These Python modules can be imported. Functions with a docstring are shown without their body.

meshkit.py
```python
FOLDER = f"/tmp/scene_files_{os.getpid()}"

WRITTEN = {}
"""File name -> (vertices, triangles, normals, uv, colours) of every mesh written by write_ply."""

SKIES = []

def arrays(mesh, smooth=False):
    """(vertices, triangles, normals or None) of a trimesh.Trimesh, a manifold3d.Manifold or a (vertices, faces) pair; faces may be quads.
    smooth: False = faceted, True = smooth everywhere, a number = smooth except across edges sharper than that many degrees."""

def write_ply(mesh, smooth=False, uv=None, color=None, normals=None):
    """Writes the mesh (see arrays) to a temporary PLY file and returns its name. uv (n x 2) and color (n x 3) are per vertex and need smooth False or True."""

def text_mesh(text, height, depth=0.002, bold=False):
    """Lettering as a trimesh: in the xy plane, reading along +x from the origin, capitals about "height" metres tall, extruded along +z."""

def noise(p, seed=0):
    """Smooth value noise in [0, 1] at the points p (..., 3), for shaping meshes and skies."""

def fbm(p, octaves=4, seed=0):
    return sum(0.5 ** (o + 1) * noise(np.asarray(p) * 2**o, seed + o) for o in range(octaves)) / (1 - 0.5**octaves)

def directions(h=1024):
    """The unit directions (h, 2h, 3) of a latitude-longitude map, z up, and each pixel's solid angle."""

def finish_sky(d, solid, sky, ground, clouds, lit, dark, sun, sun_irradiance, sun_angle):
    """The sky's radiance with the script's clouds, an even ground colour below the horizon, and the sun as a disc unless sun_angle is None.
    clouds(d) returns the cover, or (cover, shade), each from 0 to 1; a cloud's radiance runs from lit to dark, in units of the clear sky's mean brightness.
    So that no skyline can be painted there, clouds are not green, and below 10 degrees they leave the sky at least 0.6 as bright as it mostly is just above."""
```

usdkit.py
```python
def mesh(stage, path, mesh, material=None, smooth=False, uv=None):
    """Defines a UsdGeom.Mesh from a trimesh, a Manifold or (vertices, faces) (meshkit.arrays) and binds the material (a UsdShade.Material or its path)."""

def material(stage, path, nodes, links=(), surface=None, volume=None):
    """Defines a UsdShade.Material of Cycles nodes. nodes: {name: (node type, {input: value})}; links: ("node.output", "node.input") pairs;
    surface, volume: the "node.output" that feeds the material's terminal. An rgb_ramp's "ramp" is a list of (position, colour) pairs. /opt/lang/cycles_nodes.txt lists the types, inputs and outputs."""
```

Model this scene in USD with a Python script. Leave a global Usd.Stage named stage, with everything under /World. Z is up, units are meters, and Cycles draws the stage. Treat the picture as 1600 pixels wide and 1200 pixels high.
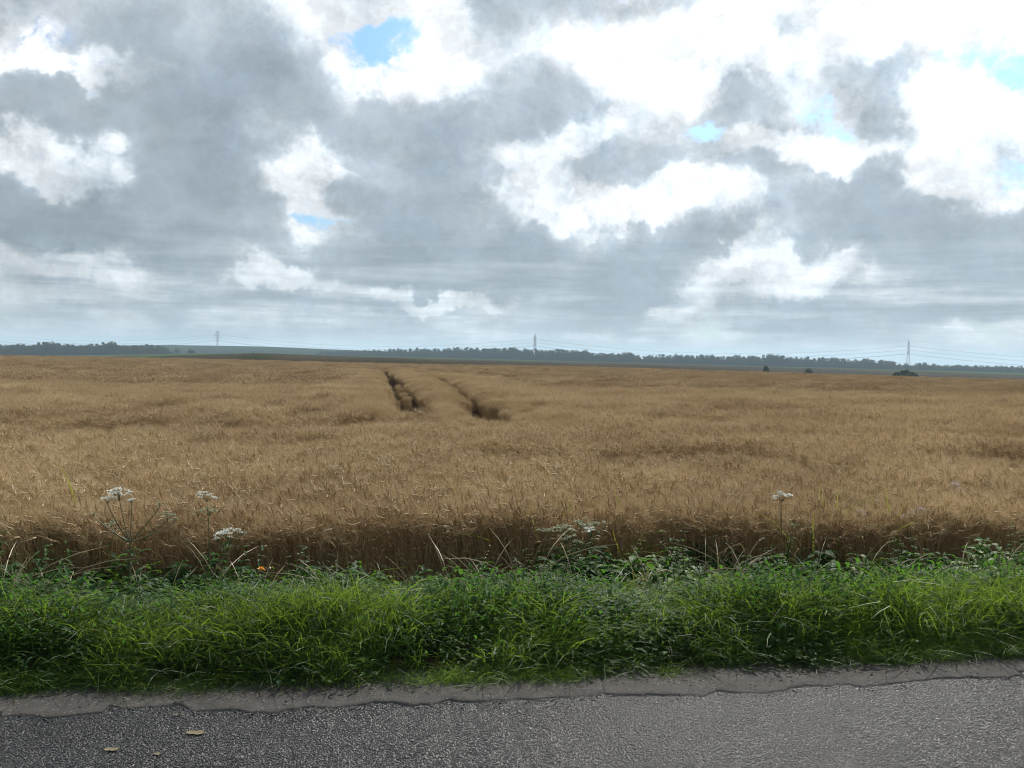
import math, random
import numpy as np
import trimesh
import usdkit, meshkit
from pxr import Usd, UsdGeom, UsdLux, UsdShade, Sdf, Gf, Vt

stage = Usd.Stage.CreateInMemory()
UsdGeom.SetStageUpAxis(stage, "Z")
UsdGeom.SetStageMetersPerUnit(stage, 1.0)
world = UsdGeom.Xform.Define(stage, "/World")
UsdGeom.Scope.Define(stage, "/World/Looks")
stage.SetDefaultPrim(world.GetPrim())

# ------------------------------------------------------------------ camera
EYE = np.array([0.0, 0.0, 1.75])          # road surface is z = 0, +y looks over the field
F_PX, PITCH, ROLL = 1570.0, math.radians(-1.5), math.radians(1.0)
fwd = np.array([0, math.cos(PITCH), math.sin(PITCH)])
up0 = np.array([0, -math.sin(PITCH), math.cos(PITCH)])
rt0 = np.array([1.0, 0, 0])
RIGHT = math.cos(ROLL) * rt0 + math.sin(ROLL) * up0
UP = -math.sin(ROLL) * rt0 + math.cos(ROLL) * up0
cam = UsdGeom.Camera.Define(stage, "/World/Camera")
M = Gf.Matrix4d(*RIGHT, 0, *UP, 0, *(-fwd), 0, *EYE, 1)
cam.AddTransformOp().Set(M)
cam.CreateHorizontalApertureAttr(36.0)
cam.CreateVerticalApertureAttr(27.0)
cam.CreateFocalLengthAttr(36.0 * F_PX / 1600)
cam.CreateClippingRangeAttr(Gf.Vec2f(0.05, 60000))
cam.CreateExposureAttr(0.22)


def ray(px, py):
    """Direction in the place seen at a pixel of the 1600 x 1200 photograph."""
    d = RIGHT * (px - 800) / F_PX - UP * (py - 600) / F_PX + fwd
    return d / np.linalg.norm(d)


def on_plane(px, py, z):
    d = ray(px, py)
    return EYE + d * (z - EYE[2]) / d[2]


def at_depth(px, py, y):
    d = ray(px, py)
    return EYE + d * y / d[1]


# ------------------------------------------------------------------ node graphs
class Graph:
    """Collects Cycles nodes; an input given as '@node.output' is a link."""
    def __init__(self):
        self.n, self.l = {}, []

    def add(self, kind, out=None, **inputs):
        name = f"{kind}_{len(self.n):03d}"
        plain = {}
        for k, v in inputs.items():
            if isinstance(v, str) and v.startswith("@"):
                self.l.append((v[1:], f"{name}.{k}"))
            else:
                plain[k] = v
        self.n[name] = (kind, plain)
        return f"@{name}.{out}" if out else name

    def math(self, t, a, b=0.0, c=0.0, clamp=False):
        return self.add("math", "value", math_type=t, value1=a, value2=b, value3=c, use_clamp=clamp)

    def vec(self, t, a, b=(0, 0, 0), out="vector", **k):
        return self.add("vector_math", out, math_type=t, vector1=a, vector2=b, **k)

    def ramp(self, fac, stops, out="color"):
        return self.add("rgb_ramp", out, fac=fac, ramp=stops)

    def mix(self, fac, a, b, t="mix"):
        return self.add("mix_color", "result", blend_type=t, fac=fac, a=a, b=b, use_clamp=True)

    def noise(self, vector, scale, detail=2.0, roughness=0.5, out="fac", **k):
        return self.add("noise_texture", out, vector=vector, scale=scale, detail=detail, roughness=roughness, **k)

    def smooth(self, v, a, b, c=0.0, d=1.0, kind="smoothstep"):
        return self.add("map_range", "result", range_type=kind, value=v, from_min=a, from_max=b, to_min=c, to_max=d, clamp=True)

    def build(self, name, surface=None, volume=None):
        return usdkit.material(stage, f"/World/Looks/{name}", self.n, self.l, surface=surface and surface[1:], volume=volume and volume[1:])


# ------------------------------------------------------------------ sun and sky
SUN_AZ, SUN_EL = math.radians(17.0), math.radians(42.0)          # to the right of the view, above the frame
SUN = np.array([math.sin(SUN_AZ) * math.cos(SUN_EL), math.cos(SUN_AZ) * math.cos(SUN_EL), math.sin(SUN_EL)])
sun = UsdLux.DistantLight.Define(stage, "/World/Sun")
sun.CreateIntensityAttr(1.25)
sun.CreateAngleAttr(0.53)
sun.CreateNormalizeAttr(True)
sun.CreateColorAttr(Gf.Vec3f(1.0, 0.94, 0.84))
z_ax = SUN
x_ax = np.cross([0, 0, 1.0], z_ax); x_ax /= np.linalg.norm(x_ax)
y_ax = np.cross(z_ax, x_ax)
UsdGeom.Xformable(sun).AddTransformOp().Set(Gf.Matrix4d(*x_ax, 0, *y_ax, 0, *z_ax, 0, 0, 0, 0, 1))

# cloud masses as (x, y, half width, half height, tilt in degrees, thickness): where each stands in the sky, negative = thinner
CLOUDS = [
    # heavy grey masses
    (120, 165, 190, 75, 4, .50), (250, 130, 130, 70, 20, .30), (340, 120, 130, 110, -10, .36), (180, 330, 260, 70, 6, .62), (60, 350, 160, 60, 0, .30), (400, 370, 110, 55, 20, .40), (330, 260, 90, 60, 0, .36), (250, 40, 220, 60, 0, .26),
    (560, 190, 190, 60, -4, .36), (760, 170, 200, 65, 4, .34), (900, 165, 90, 50, 8, .34), (480, 150, 80, 60, 0, .2),
    (700, 300, 95, 65, -8, .62), (610, 350, 80, 60, -30, .40), (720, 400, 210, 60, 4, .60), (860, 410, 150, 50, 4, .40), (1090, 370, 110, 60, 14, .52), (1000, 410, 110, 45, 0, .3), (535, 395, 45, 30, -20, .38), (900, 475, 110, 28, 4, .36), (960, 445, 50, 50, -30, .2),
    (1040, 245, 60, 50, 30, .42), (930, 285, 50, 30, 30, .34), (1470, 400, 170, 60, -6, .62), (1400, 350, 110, 60, 0, .40), (1570, 380, 90, 70, 0, .46), (1540, 250, 60, 40, 0, .2), (1280, 310, 80, 40, 20, .40), (1340, 320, 60, 60, 10, .2),
    (1140, 170, 75, 40, 10, .44), (1165, 250, 70, 24, 0, .42), (1390, 225, 36, 50, 10, .42), (960, 20, 170, 30, -4, .40), (790, 60, 60, 60, 0, .30), (1290, 95, 75, 26, -20, .40), (1420, 60, 20, 50, 0, .30), (1240, 50, 50, 24, 0, .30), (1440, 120, 40, 30, 0, .2),
    (1230, 470, 120, 24, 0, .26), (1480, 490, 180, 24, 0, .30), (250, 460, 260, 26, 0, .26), (560, 480, 140, 20, 0, .2), (1060, 500, 200, 16, 0, .16), (1250, 390, 40, 40, 0, .2),
    # thin bright places
    (85, 245, 85, 32, 10, -.88), (215, 235, 40, 24, 0, -.55), (25, 88, 50, 24, 10, -.8), (140, 103, 100, 15, 0, -.88), (20, 400, 60, 28, 10, -.72), (150, 412, 70, 22, 6, -.70), (420, 432, 80, 22, -10, -.85), (500, 345, 70, 40, -20, -.75), (395, 285, 45, 28, 20, -.55), (300, 60, 30, 40, 0, -.1),
    (470, 30, 60, 60, 20, -.36), (640, 110, 130, 34, 8, -.46), (560, 110, 70, 40, 30, -.40), (660, 25, 70, 40, 10, -.40), (380, 190, 60, 30, 30, -.26), (350, 215, 60, 24, 0, -.2), (560, 250, 120, 20, 0, -.22),
    (815, 310, 45, 40, 20, -.60), (870, 295, 40, 30, 20, -.40), (930, 350, 80, 30, 25, -.42), (985, 378, 60, 18, 0, -.40), (1230, 420, 80, 30, 0, -.56), (1180, 400, 30, 40, -20, -.2), (1290, 410, 40, 20, 0, -.2), (1215, 445, 60, 20, 10, -.3), (650, 335, 30, 20, 0, -.2),
    (850, 225, 100, 30, 0, -.34), (720, 235, 120, 22, 0, -.26), (980, 90, 130, 60, 0, -.5), (1000, 160, 70, 70, 0, -.40), (1250, 215, 140, 24, -5, -.5), (1200, 120, 90, 30, 0, -.3), (1350, 50, 70, 50, 0, -.46), (1500, 50, 140, 50, 0, -.5), (1120, 70, 140, 50, 0, -.5), (1540, 180, 60, 36, -10, -.5), (1480, 270, 60, 30, -25, -.5), (1500, 310, 50, 30, -15, -.40), (1460, 190, 40, 40, 0, -.4), (1330, 220, 40, 30, 0, -.4),
    (1060, 470, 60, 18, 0, -.4), (700, 465, 120, 14, 4, -.75), (590, 458, 60, 9, 0, -.2), (1590, 310, 30, 24, 0, -.44), (1110, 300, 60, 40, 20, -.40), (1150, 330, 40, 20, 40, -.30), (1570, 510, 80, 12, 0, -.36), (1400, 465, 60, 9, 0, -.2), (130, 440, 120, 14, 0, -.3), (470, 350, 50, 44, 0, -.35), (1190, 375, 34, 56, -24, -.55), (1085, 300, 60, 36, 20, -.45), (560, 275, 90, 16, 0, -.4), (450, 262, 80, 36, 14, -.45), (1010, 325, 46, 26, 10, -.45), (1330, 425, 40, 24, 0, -.35), (880, 218, 70, 24, 0, -.4), (350, 200, 60, 20, 20, -.35), (1130, 440, 60, 16, 0, -.4), (900, 320, 50, 30, 20, -.3), (300, 70, 40, 40, 20, -.25),
    # holes of clear sky
    (585, 58, 42, 26, 20, -1.9), (545, 48, 26, 12, 0, -1.1), (1580, 122, 66, 36, -8, -2.1), (1305, 165, 42, 15, -20, -1.4), (1268, 178, 24, 10, 0, -.9), (1092, 207, 30, 14, 0, -1.5), (510, 350, 60, 9, 4, -.9), (30, 70, 24, 24, 0, -.3), (1345, 2, 14, 8, 0, -1.4), (1575, 235, 60, 26, -10, -1.0), (1530, 275, 40, 14, -20, -.9),
]
g = Graph()
D = g.vec("normalize", g.add("texture_coordinate", "generated"))
sep = g.add("separate_xyz", vector=D)
dx, dy, dz = f"@{sep}.x", f"@{sep}.y", f"@{sep}.z"
el = g.math("maximum", dz, 0.0)
# clouds lie on a high layer: shrink and flatten towards the horizon
inv = g.math("divide", 1.0, g.math("add", el, 0.17))
P = g.add("combine_xyz", "vector", x=g.math("multiply", dx, inv), y=g.math("multiply", dy, inv), z=0.0)
w1 = g.vec("subtract", g.noise(D, 9.0, 5.0, 0.62, out="color"), (0.5, 0.5, 0.5))
w1 = g.vec("multiply", w1, (0.15, 0.15, 0.13))
DW = g.vec("add", D, w1)
T, H = None, None
for (x, y, rx, ry, tilt, amp) in CLOUDS:
    c = ray(x, y)
    m = g.add("mapping", "vector", mapping_type="texture", vector=DW, location=c,
              rotation=(math.radians(-tilt), -math.asin(c[2]), math.atan2(c[1], c[0])), scale=(1.0, 1.75 * rx / F_PX, 1.75 * ry / F_PX))
    s = g.smooth(g.add("gradient_texture", "fac", gradient_type="spherical", vector=m), 0.0, 0.75)
    if amp <= -0.9:
        H = g.math("multiply", s, -.72 * amp) if H is None else g.math("multiply_add", s, -.72 * amp, H)
    else:
        T = g.math("multiply", s, amp) if T is None else g.math("multiply_add", s, amp, T)
T = g.math("divide", T, g.math("multiply_add", g.math("absolute", T), 1.75, 1.0))
PW = g.vec("add", P, g.vec("multiply", g.vec("subtract", g.noise(P, 2.2, 4.0, 0.55, out="color"), (0.5, 0.5, 0.5)), (0.4, 0.4, 0.0)))


def puffs(shift):
    """Cloud thickness from noise alone, at a place moved by shift towards the sun."""
    p = g.vec("add", PW, shift) if shift else PW
    d = g.vec("add", D, (shift[0] * 0.22, shift[1] * 0.1, 0.03)) if shift else D
    t = g.math("multiply", g.math("subtract", g.noise(p, 2.6, 6.0, 0.60), 0.5), 0.40)
    dw = g.vec("add", d, g.vec("scale", g.vec("subtract", g.noise(d, 30.0, 4.0, 0.6, out="color"), (0.5, 0.5, 0.5)), scale=0.05))
    bil = g.add("voronoi_texture", "distance", vector=g.vec("multiply", dw, (1.0, 1.0, 1.25)), feature="f1", use_normalize=True, scale=11.0, detail=3.0, roughness=0.6, lacunarity=2.4)
    t = g.math("multiply_add", g.math("subtract", 0.355, bil), 1.15, t)
    return g.math("multiply_add", g.math("subtract", g.noise(d, 13.0, 7.0, 0.66), 0.5), 0.6, t)


n0 = puffs(None)
n1 = puffs((0.05, 0.03, 0.0))
T = g.math("add", T, g.smooth(g.vec("dot_product", D, tuple(SUN), out="value"), -0.1, 0.7, 0.62, 0.43))
calm = g.smooth(T, 0.50, 0.86, 1.25, 0.58)                       # the thick masses are smooth, their edges ragged
n0, n1 = g.math("multiply", n0, calm), g.math("multiply", n1, calm)
bands = g.noise(g.vec("multiply", D, (5.0, 5.0, 62.0)), 1.0, 5.0, 0.6)
bands = g.math("multiply", g.math("multiply", g.math("subtract", bands, 0.5), 1.7), g.smooth(dz, 0.15, 0.035))
T = g.math("add", g.math("add", T, n0), bands)
relief = g.math("multiply_add", g.math("subtract", n0, n1), 1.25, 1.0)
relief = g.math("minimum", g.math("maximum", relief, 0.74), 1.28)
cos_sun = g.vec("dot_product", D, tuple(SUN), out="value")
near_sun = g.smooth(cos_sun, 0.25, 1.0)
glow = g.math("multiply_add", g.math("power", near_sun, 2.2), 0.62, 0.88)
cloud = g.ramp(T, [(0.0, (.97, 1.01, 1.06)), (0.12, (.88, .92, .96)), (0.28, (.79, .83, .865)), (0.42, (.675, .72, .76)), (0.56, (.515, .57, .62)), (0.68, (.39, .45, .505)), (0.90, (.265, .32, .372))])
cloud = g.vec("scale", g.vec("scale", cloud, scale=relief), scale=g.math("multiply", glow, 10.0))
sky = g.add("sky_texture", "color", sky_type="single_scattering", sun_disc=False, sun_elevation=SUN_EL, sun_rotation=SUN_AZ, aerosol_density=1.0)
sky = g.vec("scale", g.vec("multiply", sky, (0.56, 0.80, 1.0)), scale=g.math("multiply_add", g.math("power", near_sun, 2.5), 1.1, 0.66))
cover = g.smooth(g.math("subtract", g.math("multiply_add", n0, 3.6, 1.05), H), -0.45, 0.85)
col = g.mix(cover, sky, cloud)
haze_c = g.vec("scale", (4.0, 4.7, 5.0), scale=g.math("multiply_add", near_sun, 0.5, 0.78))
hz = g.math("multiply", g.math("power", g.smooth(dz, 0.15, 0.0, kind="linear"), 1.6), 0.58)
col = g.mix(hz, col, haze_c)
bg = g.add("background_shader", "background", color=col, strength=0.086)
SKYM = g.build("sky", surface=bg)
dome = UsdLux.DomeLight.Define(stage, "/World/sky")
dome.CreateIntensityAttr(1.0)
UsdShade.MaterialBindingAPI.Apply(dome.GetPrim()).Bind(SKYM)


# ------------------------------------------------------------------ prims, names, labels
taken = {}


def numbered(parent, name):
    k = taken.get((parent, name), 0)
    taken[(parent, name)] = k + 1
    return f"{parent}/{name}" + (f"_{k:03d}" if k else "")


def said(prim, label=None, category=None, group=None, kind=None):
    for k, v in (("label", label), ("category", category), ("group", group), ("kind", kind)):
        if v:
            prim.SetCustomDataByKey(k, v)
    return prim


def path_of(parent):
    return "/World" if parent is None else parent if isinstance(parent, str) else str(parent.GetPath())


def put(name, mesh, material, parent=None, smooth=False, **words):
    m = usdkit.mesh(stage, numbered(path_of(parent), name), mesh, material, smooth=smooth)
    said(m.GetPrim(), **words)
    return m.GetPrim()


def thing(name, loc=(0, 0, 0), rotz=0.0, scale=1.0, **words):
    x = UsdGeom.Xform.Define(stage, numbered("/World", name))
    x.AddTranslateOp().Set(Gf.Vec3d(*map(float, loc)))
    x.AddRotateZOp().Set(math.degrees(rotz))
    s = (scale,) * 3 if np.ndim(scale) == 0 else scale
    x.AddScaleOp().Set(Gf.Vec3f(*map(float, s)))
    return said(x.GetPrim(), **words)


def copy_of(src, name, loc, rotz=0.0, scale=1.0, **words):
    p = thing(name, loc, rotz, scale, **words)
    p.GetReferences().AddInternalReference(src)
    p.SetInstanceable(True)
    return p


class_n = [0]


def class_prim(name):
    """A hidden class prim that copies refer to."""
    c = stage.CreateClassPrim(f"/{name}_kind")
    return c


def scatter(name, protos, material, where, which, rotz, scale, tilt=None, parent=None, **words):
    """Stuff: one PointInstancer. protos: meshes; where (n,3); rotz (n); scale (n,) or (n,3); tilt: (n,3) axis*angle lean."""
    pi = UsdGeom.PointInstancer.Define(stage, numbered(path_of(parent), name))
    base = pi.GetPath().AppendChild("kinds")
    UsdGeom.Scope.Define(stage, base)
    targets = []
    mats = material if isinstance(material, list) else [material] * len(protos)
    for k, (m, mat) in enumerate(zip(protos, mats)):
        targets.append(usdkit.mesh(stage, f"{base}/kind_{k:03d}", m, mat).GetPath())
    pi.CreatePrototypesRel().SetTargets(targets)
    n = len(where)
    pi.CreatePositionsAttr(Vt.Vec3fArray.FromNumpy(np.asarray(where, np.float32)))
    pi.CreateProtoIndicesAttr(Vt.IntArray.FromNumpy(np.asarray(which, np.int32)))
    h = np.asarray(rotz) / 2
    q = np.zeros((n, 4)); q[:, 2], q[:, 3] = np.sin(h), np.cos(h)      # x y z w
    if tilt is not None:
        a = np.linalg.norm(tilt, axis=1, keepdims=True)
        t = np.hstack([np.asarray(tilt) / np.maximum(a, 1e-9) * np.sin(a / 2), np.cos(a / 2)])
        x1, y1, z1, w1 = t.T; x2, y2, z2, w2 = q.T
        q = np.stack([w1 * x2 + x1 * w2 + y1 * z2 - z1 * y2, w1 * y2 - x1 * z2 + y1 * w2 + z1 * x2, w1 * z2 + x1 * y2 - y1 * x2 + z1 * w2, w1 * w2 - x1 * x2 - y1 * y2 - z1 * z2], 1)
    pi.CreateOrientationsAttr(Vt.QuathArray([Gf.Quath(float(w), float(x), float(y), float(z)) for x, y, z, w in q]))
    s = np.asarray(scale, np.float32)
    s = np.repeat(s[:, None], 3, 1) if s.ndim == 1 else s
    pi.CreateScalesAttr(Vt.Vec3fArray.FromNumpy(np.ascontiguousarray(s)))
    said(pi.GetPrim(), **words)
    return pi


# ------------------------------------------------------------------ vectorised strips and tubes
def strips(paths, widths, sides):
    """Flat blades: paths (n,k,3), widths (n,k), sides (n,3) or (n,k,3)."""
    n, k, _ = paths.shape
    sides = sides[:, None, :] if sides.ndim == 2 else sides
    v = np.stack([paths - sides * widths[..., None] / 2, paths + sides * widths[..., None] / 2], 2).reshape(-1, 3)
    i = (np.arange(n)[:, None] * k + np.arange(k - 1)[None]).reshape(-1) * 2
    f = np.vstack([np.stack([i, i + 1, i + 3], 1), np.stack([i, i + 3, i + 2], 1)])
    return v, f


def tubes(paths, radii, sides=3):
    n, k, _ = paths.shape
    t = np.gradient(paths, axis=1)
    t /= np.maximum(np.linalg.norm(t, axis=2, keepdims=True), 1e-9)
    ref = np.where(np.abs(t[..., :1]) < .8, [1.0, 0, 0], [0, 1.0, 0])
    a = np.cross(t, ref); a /= np.linalg.norm(a, axis=2, keepdims=True)
    b = np.cross(t, a)
    ph = np.arange(sides) * 2 * np.pi / sides
    ring = a[:, :, None] * np.cos(ph)[:, None] + b[:, :, None] * np.sin(ph)[:, None]
    v = (paths[:, :, None] + ring * np.asarray(radii)[..., None, None]).reshape(-1, 3)
    i = (np.arange(n)[:, None, None] * k + np.arange(k - 1)[None, :, None]) * sides
    s = np.arange(sides)[None, None]; s2 = (s + 1) % sides
    q = np.stack([i + s, i + s2, i + sides + s2, i + sides + s], -1).reshape(-1, 4)
    return v, np.vstack([q[:, [0, 1, 2]], q[:, [0, 2, 3]]])


def join(*parts):
    vs, fs, n = [], [], 0
    for v, f in parts:
        vs.append(v); fs.append(f + n); n += len(v)
    return np.vstack(vs), np.vstack(fs)


def bent(n, rng, base, height, lean, azim, k=4, droop=1.0):
    """Paths that start upright and bend over: lean is the horizontal reach at the tip as a share of the height."""
    u = np.linspace(0, 1, k)[None, :, None]
    d = np.stack([np.cos(azim), np.sin(azim), np.zeros(n)], 1)[:, None]
    reach = (lean * height)[:, None, None] * u ** 2
    rise = height[:, None, None] * (u - droop * 0.35 * np.minimum(lean, 1.2)[:, None, None] * u ** 3)
    return base[:, None] + d * reach + np.array([0, 0, 1.0]) * rise


# ------------------------------------------------------------------ materials
def leafy(name, colours, trans=(.1, .2, .02), trans_w=0.35, rough=0.45, spec=0.5, big=0.7, vary=2.2):
    """Blades and leaves: colour varies from clump to clump and from blade to blade; light shines through."""
    g = Graph()
    rnd = g.add("geometry", "random_per_island")
    pos = g.add("geometry", "position")
    n = g.noise(pos, big, 3.0, 0.6)
    f = g.math("multiply_add", g.math("subtract", n, 0.5), vary, g.math("multiply_add", rnd, .7, .15))
    obj = g.add("object_info", "random")
    f = g.math("multiply_add", g.math("subtract", obj, 0.5), 0.35, f)
    k = len(colours)
    col = g.ramp(f, [(i / (k - 1), c) for i, c in enumerate(colours)])
    p = g.add("principled_bsdf", "BSDF", base_color=col, roughness=rough, specular_ior_level=spec)
    tr = g.add("translucent_bsdf", "BSDF", color=g.mix(0.5, col, trans))
    out = g.add("mix_closure", "closure", fac=trans_w, closure1=p, closure2=tr)
    return g.build(name, surface=out)


def plain(name, stops, scale=4.0, rough=0.8, spec=0.3, bump=0.0, bump_scale=30.0, detail=6.0, bdist=0.02):
    g = Graph()
    pos = g.add("geometry", "position")
    col = g.ramp(g.noise(pos, scale, detail, 0.6), stops)
    kw = {}
    if bump:
        kw["normal"] = g.add("bump", "normal", height=g.noise(pos, bump_scale, 5.0, 0.6), strength=bump, distance=bdist)
    return g.build(name, surface=g.add("principled_bsdf", "BSDF", base_color=col, roughness=rough, specular_ior_level=spec, **kw))


WHEAT = leafy("ripe_straw", [(.38, .267, .140), (.48, .36, .20), (.575, .455, .274), (.68, .565, .375)], trans=(.60, .46, .28), trans_w=.28, rough=.62, spec=.3, big=.25)
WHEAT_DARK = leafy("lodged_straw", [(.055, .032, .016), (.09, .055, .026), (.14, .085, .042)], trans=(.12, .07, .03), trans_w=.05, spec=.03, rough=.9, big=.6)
GRASS = leafy("verge_grass_leaf", [(.022, .052, .008), (.050, .110, .014), (.086, .152, .020), (.15, .20, .034)], trans=(.36, .56, .05), trans_w=.44, rough=.5, spec=.26, big=.9)
GRASS_Y = leafy("yellow_green_leaf", [(.12, .16, .025), (.19, .21, .035), (.26, .24, .06)], trans=(.4, .42, .05), trans_w=.4, rough=.32, spec=.6)
STRAW = leafy("dry_grass_stalk", [(.30, .24, .13), (.42, .35, .21), (.5, .44, .3)], trans=(.4, .3, .15), trans_w=.2, rough=.5)
WEED = leafy("weed_leaf", [(.022, .064, .014), (.038, .098, .020), (.062, .14, .024)], trans=(.14, .34, .03), trans_w=.45, rough=.6, spec=.16, big=2.0)
WEED_Y = leafy("pale_weed_leaf", [(.05, .12, .02), (.09, .16, .025), (.15, .20, .04)], trans=(.25, .4, .04), trans_w=.42, rough=.55, spec=.25, big=2.0)
STEM = leafy("hogweed_stem", [(.13, .13, .06), (.19, .16, .08), (.22, .15, .09)], trans=(.2, .2, .06), trans_w=.1, rough=.5)
STEM_G = leafy("green_stem", [(.06, .11, .03), (.10, .15, .04)], trans=(.2, .3, .05), trans_w=.15, rough=.45)
PETAL = leafy("white_floret", [(.55, .57, .52), (.68, .69, .64), (.75, .75, .72)], trans=(.85, .85, .78), trans_w=.5, rough=.6, spec=.2)
SEED = leafy("faded_floret", [(.30, .33, .22), (.40, .42, .28), (.45, .40, .32)], trans=(.4, .4, .25), trans_w=.3, rough=.6, spec=.2)
RUST = leafy("brown_seed_head", [(.16, .09, .06), (.26, .16, .11), (.34, .23, .17)], trans=(.3, .18, .1), trans_w=.2, rough=.7)
FLUFF = leafy("thistle_down", [(.36, .30, .30), (.48, .42, .41), (.58, .54, .52)], trans=(.5, .42, .4), trans_w=.4, rough=.8)
YELLOW = leafy("orange_petal", [(.75, .33, .02), (.80, .42, .03)], trans=(.8, .4, .02), trans_w=.3, rough=.5)
FOLIAGE = leafy("far_tree_leaf", [(.022, .040, .014), (.035, .060, .018), (.055, .080, .025)], trans=(.08, .13, .03), trans_w=.10, rough=.7, spec=.2, big=.02)
BARK = plain("bark", [(.2, (.05, .04, .03)), (.8, (.11, .09, .07))], 2.0)
SOIL = plain("soil", [(.25, (.06, .042, .026)), (.5, (.10, .068, .042)), (.75, (.13, .095, .06))], 3.0, rough=.95, bump=.6, bump_scale=25)
STEEL = plain("galvanised_steel", [(.3, (.16, .17, .18)), (.7, (.24, .25, .26))], .3, rough=.55, spec=.5)
CERAMIC = plain("insulator_glaze", [(.3, (.06, .05, .045)), (.7, (.10, .08, .07))], .5, rough=.3)
CABLE = plain("aluminium_cable", [(.3, (.10, .10, .105)), (.7, (.14, .14, .145))], .5, rough=.5)

# ------------------------------------------------------------------ lie of the land
YAW = math.radians(9.7)                                       # the road runs away to the right at this angle
A_S = np.array([math.cos(YAW), math.sin(YAW)])                # along the road
A_T = np.array([-math.sin(YAW), math.cos(YAW)])               # across it, towards the field
T_ROAD, T_WHEAT = 5.40, 7.90


def xy(s, t):
    return np.asarray(s)[..., None] * A_S + np.asarray(t)[..., None] * A_T


def sstep(a, b, x):
    u = np.clip((np.asarray(x, float) - a) / (b - a), 0, 1)
    return u * u * (3 - 2 * u)


FAR = [(-900, 556), (-200, 555), (0, 555.5), (150, 554.5), (262, 553), (400, 552.5), (520, 556), (600, 557.5), (700, 560), (800, 562.5), (900, 565), (1000, 567), (1100, 569.5), (1200, 572.5),
       (1300, 575), (1400, 577.5), (1500, 580), (1600, 583), (1800, 588), (2500, 600)]
far_az, far_z = [], []
for px, py in FAR:
    p = at_depth(px, py, 1200.0)
    far_az.append(math.atan2(p[0], p[1])); far_z.append(p[2])
EDGE_X = [-400, -130, -60, -15, 15, 50, 80, 300]
EDGE_Y = [215, 192, 190, 152, 168, 136, 130, 120]                # where the wheat ends


def field_edge(x):
    return np.interp(x, EDGE_X, EDGE_Y)


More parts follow.
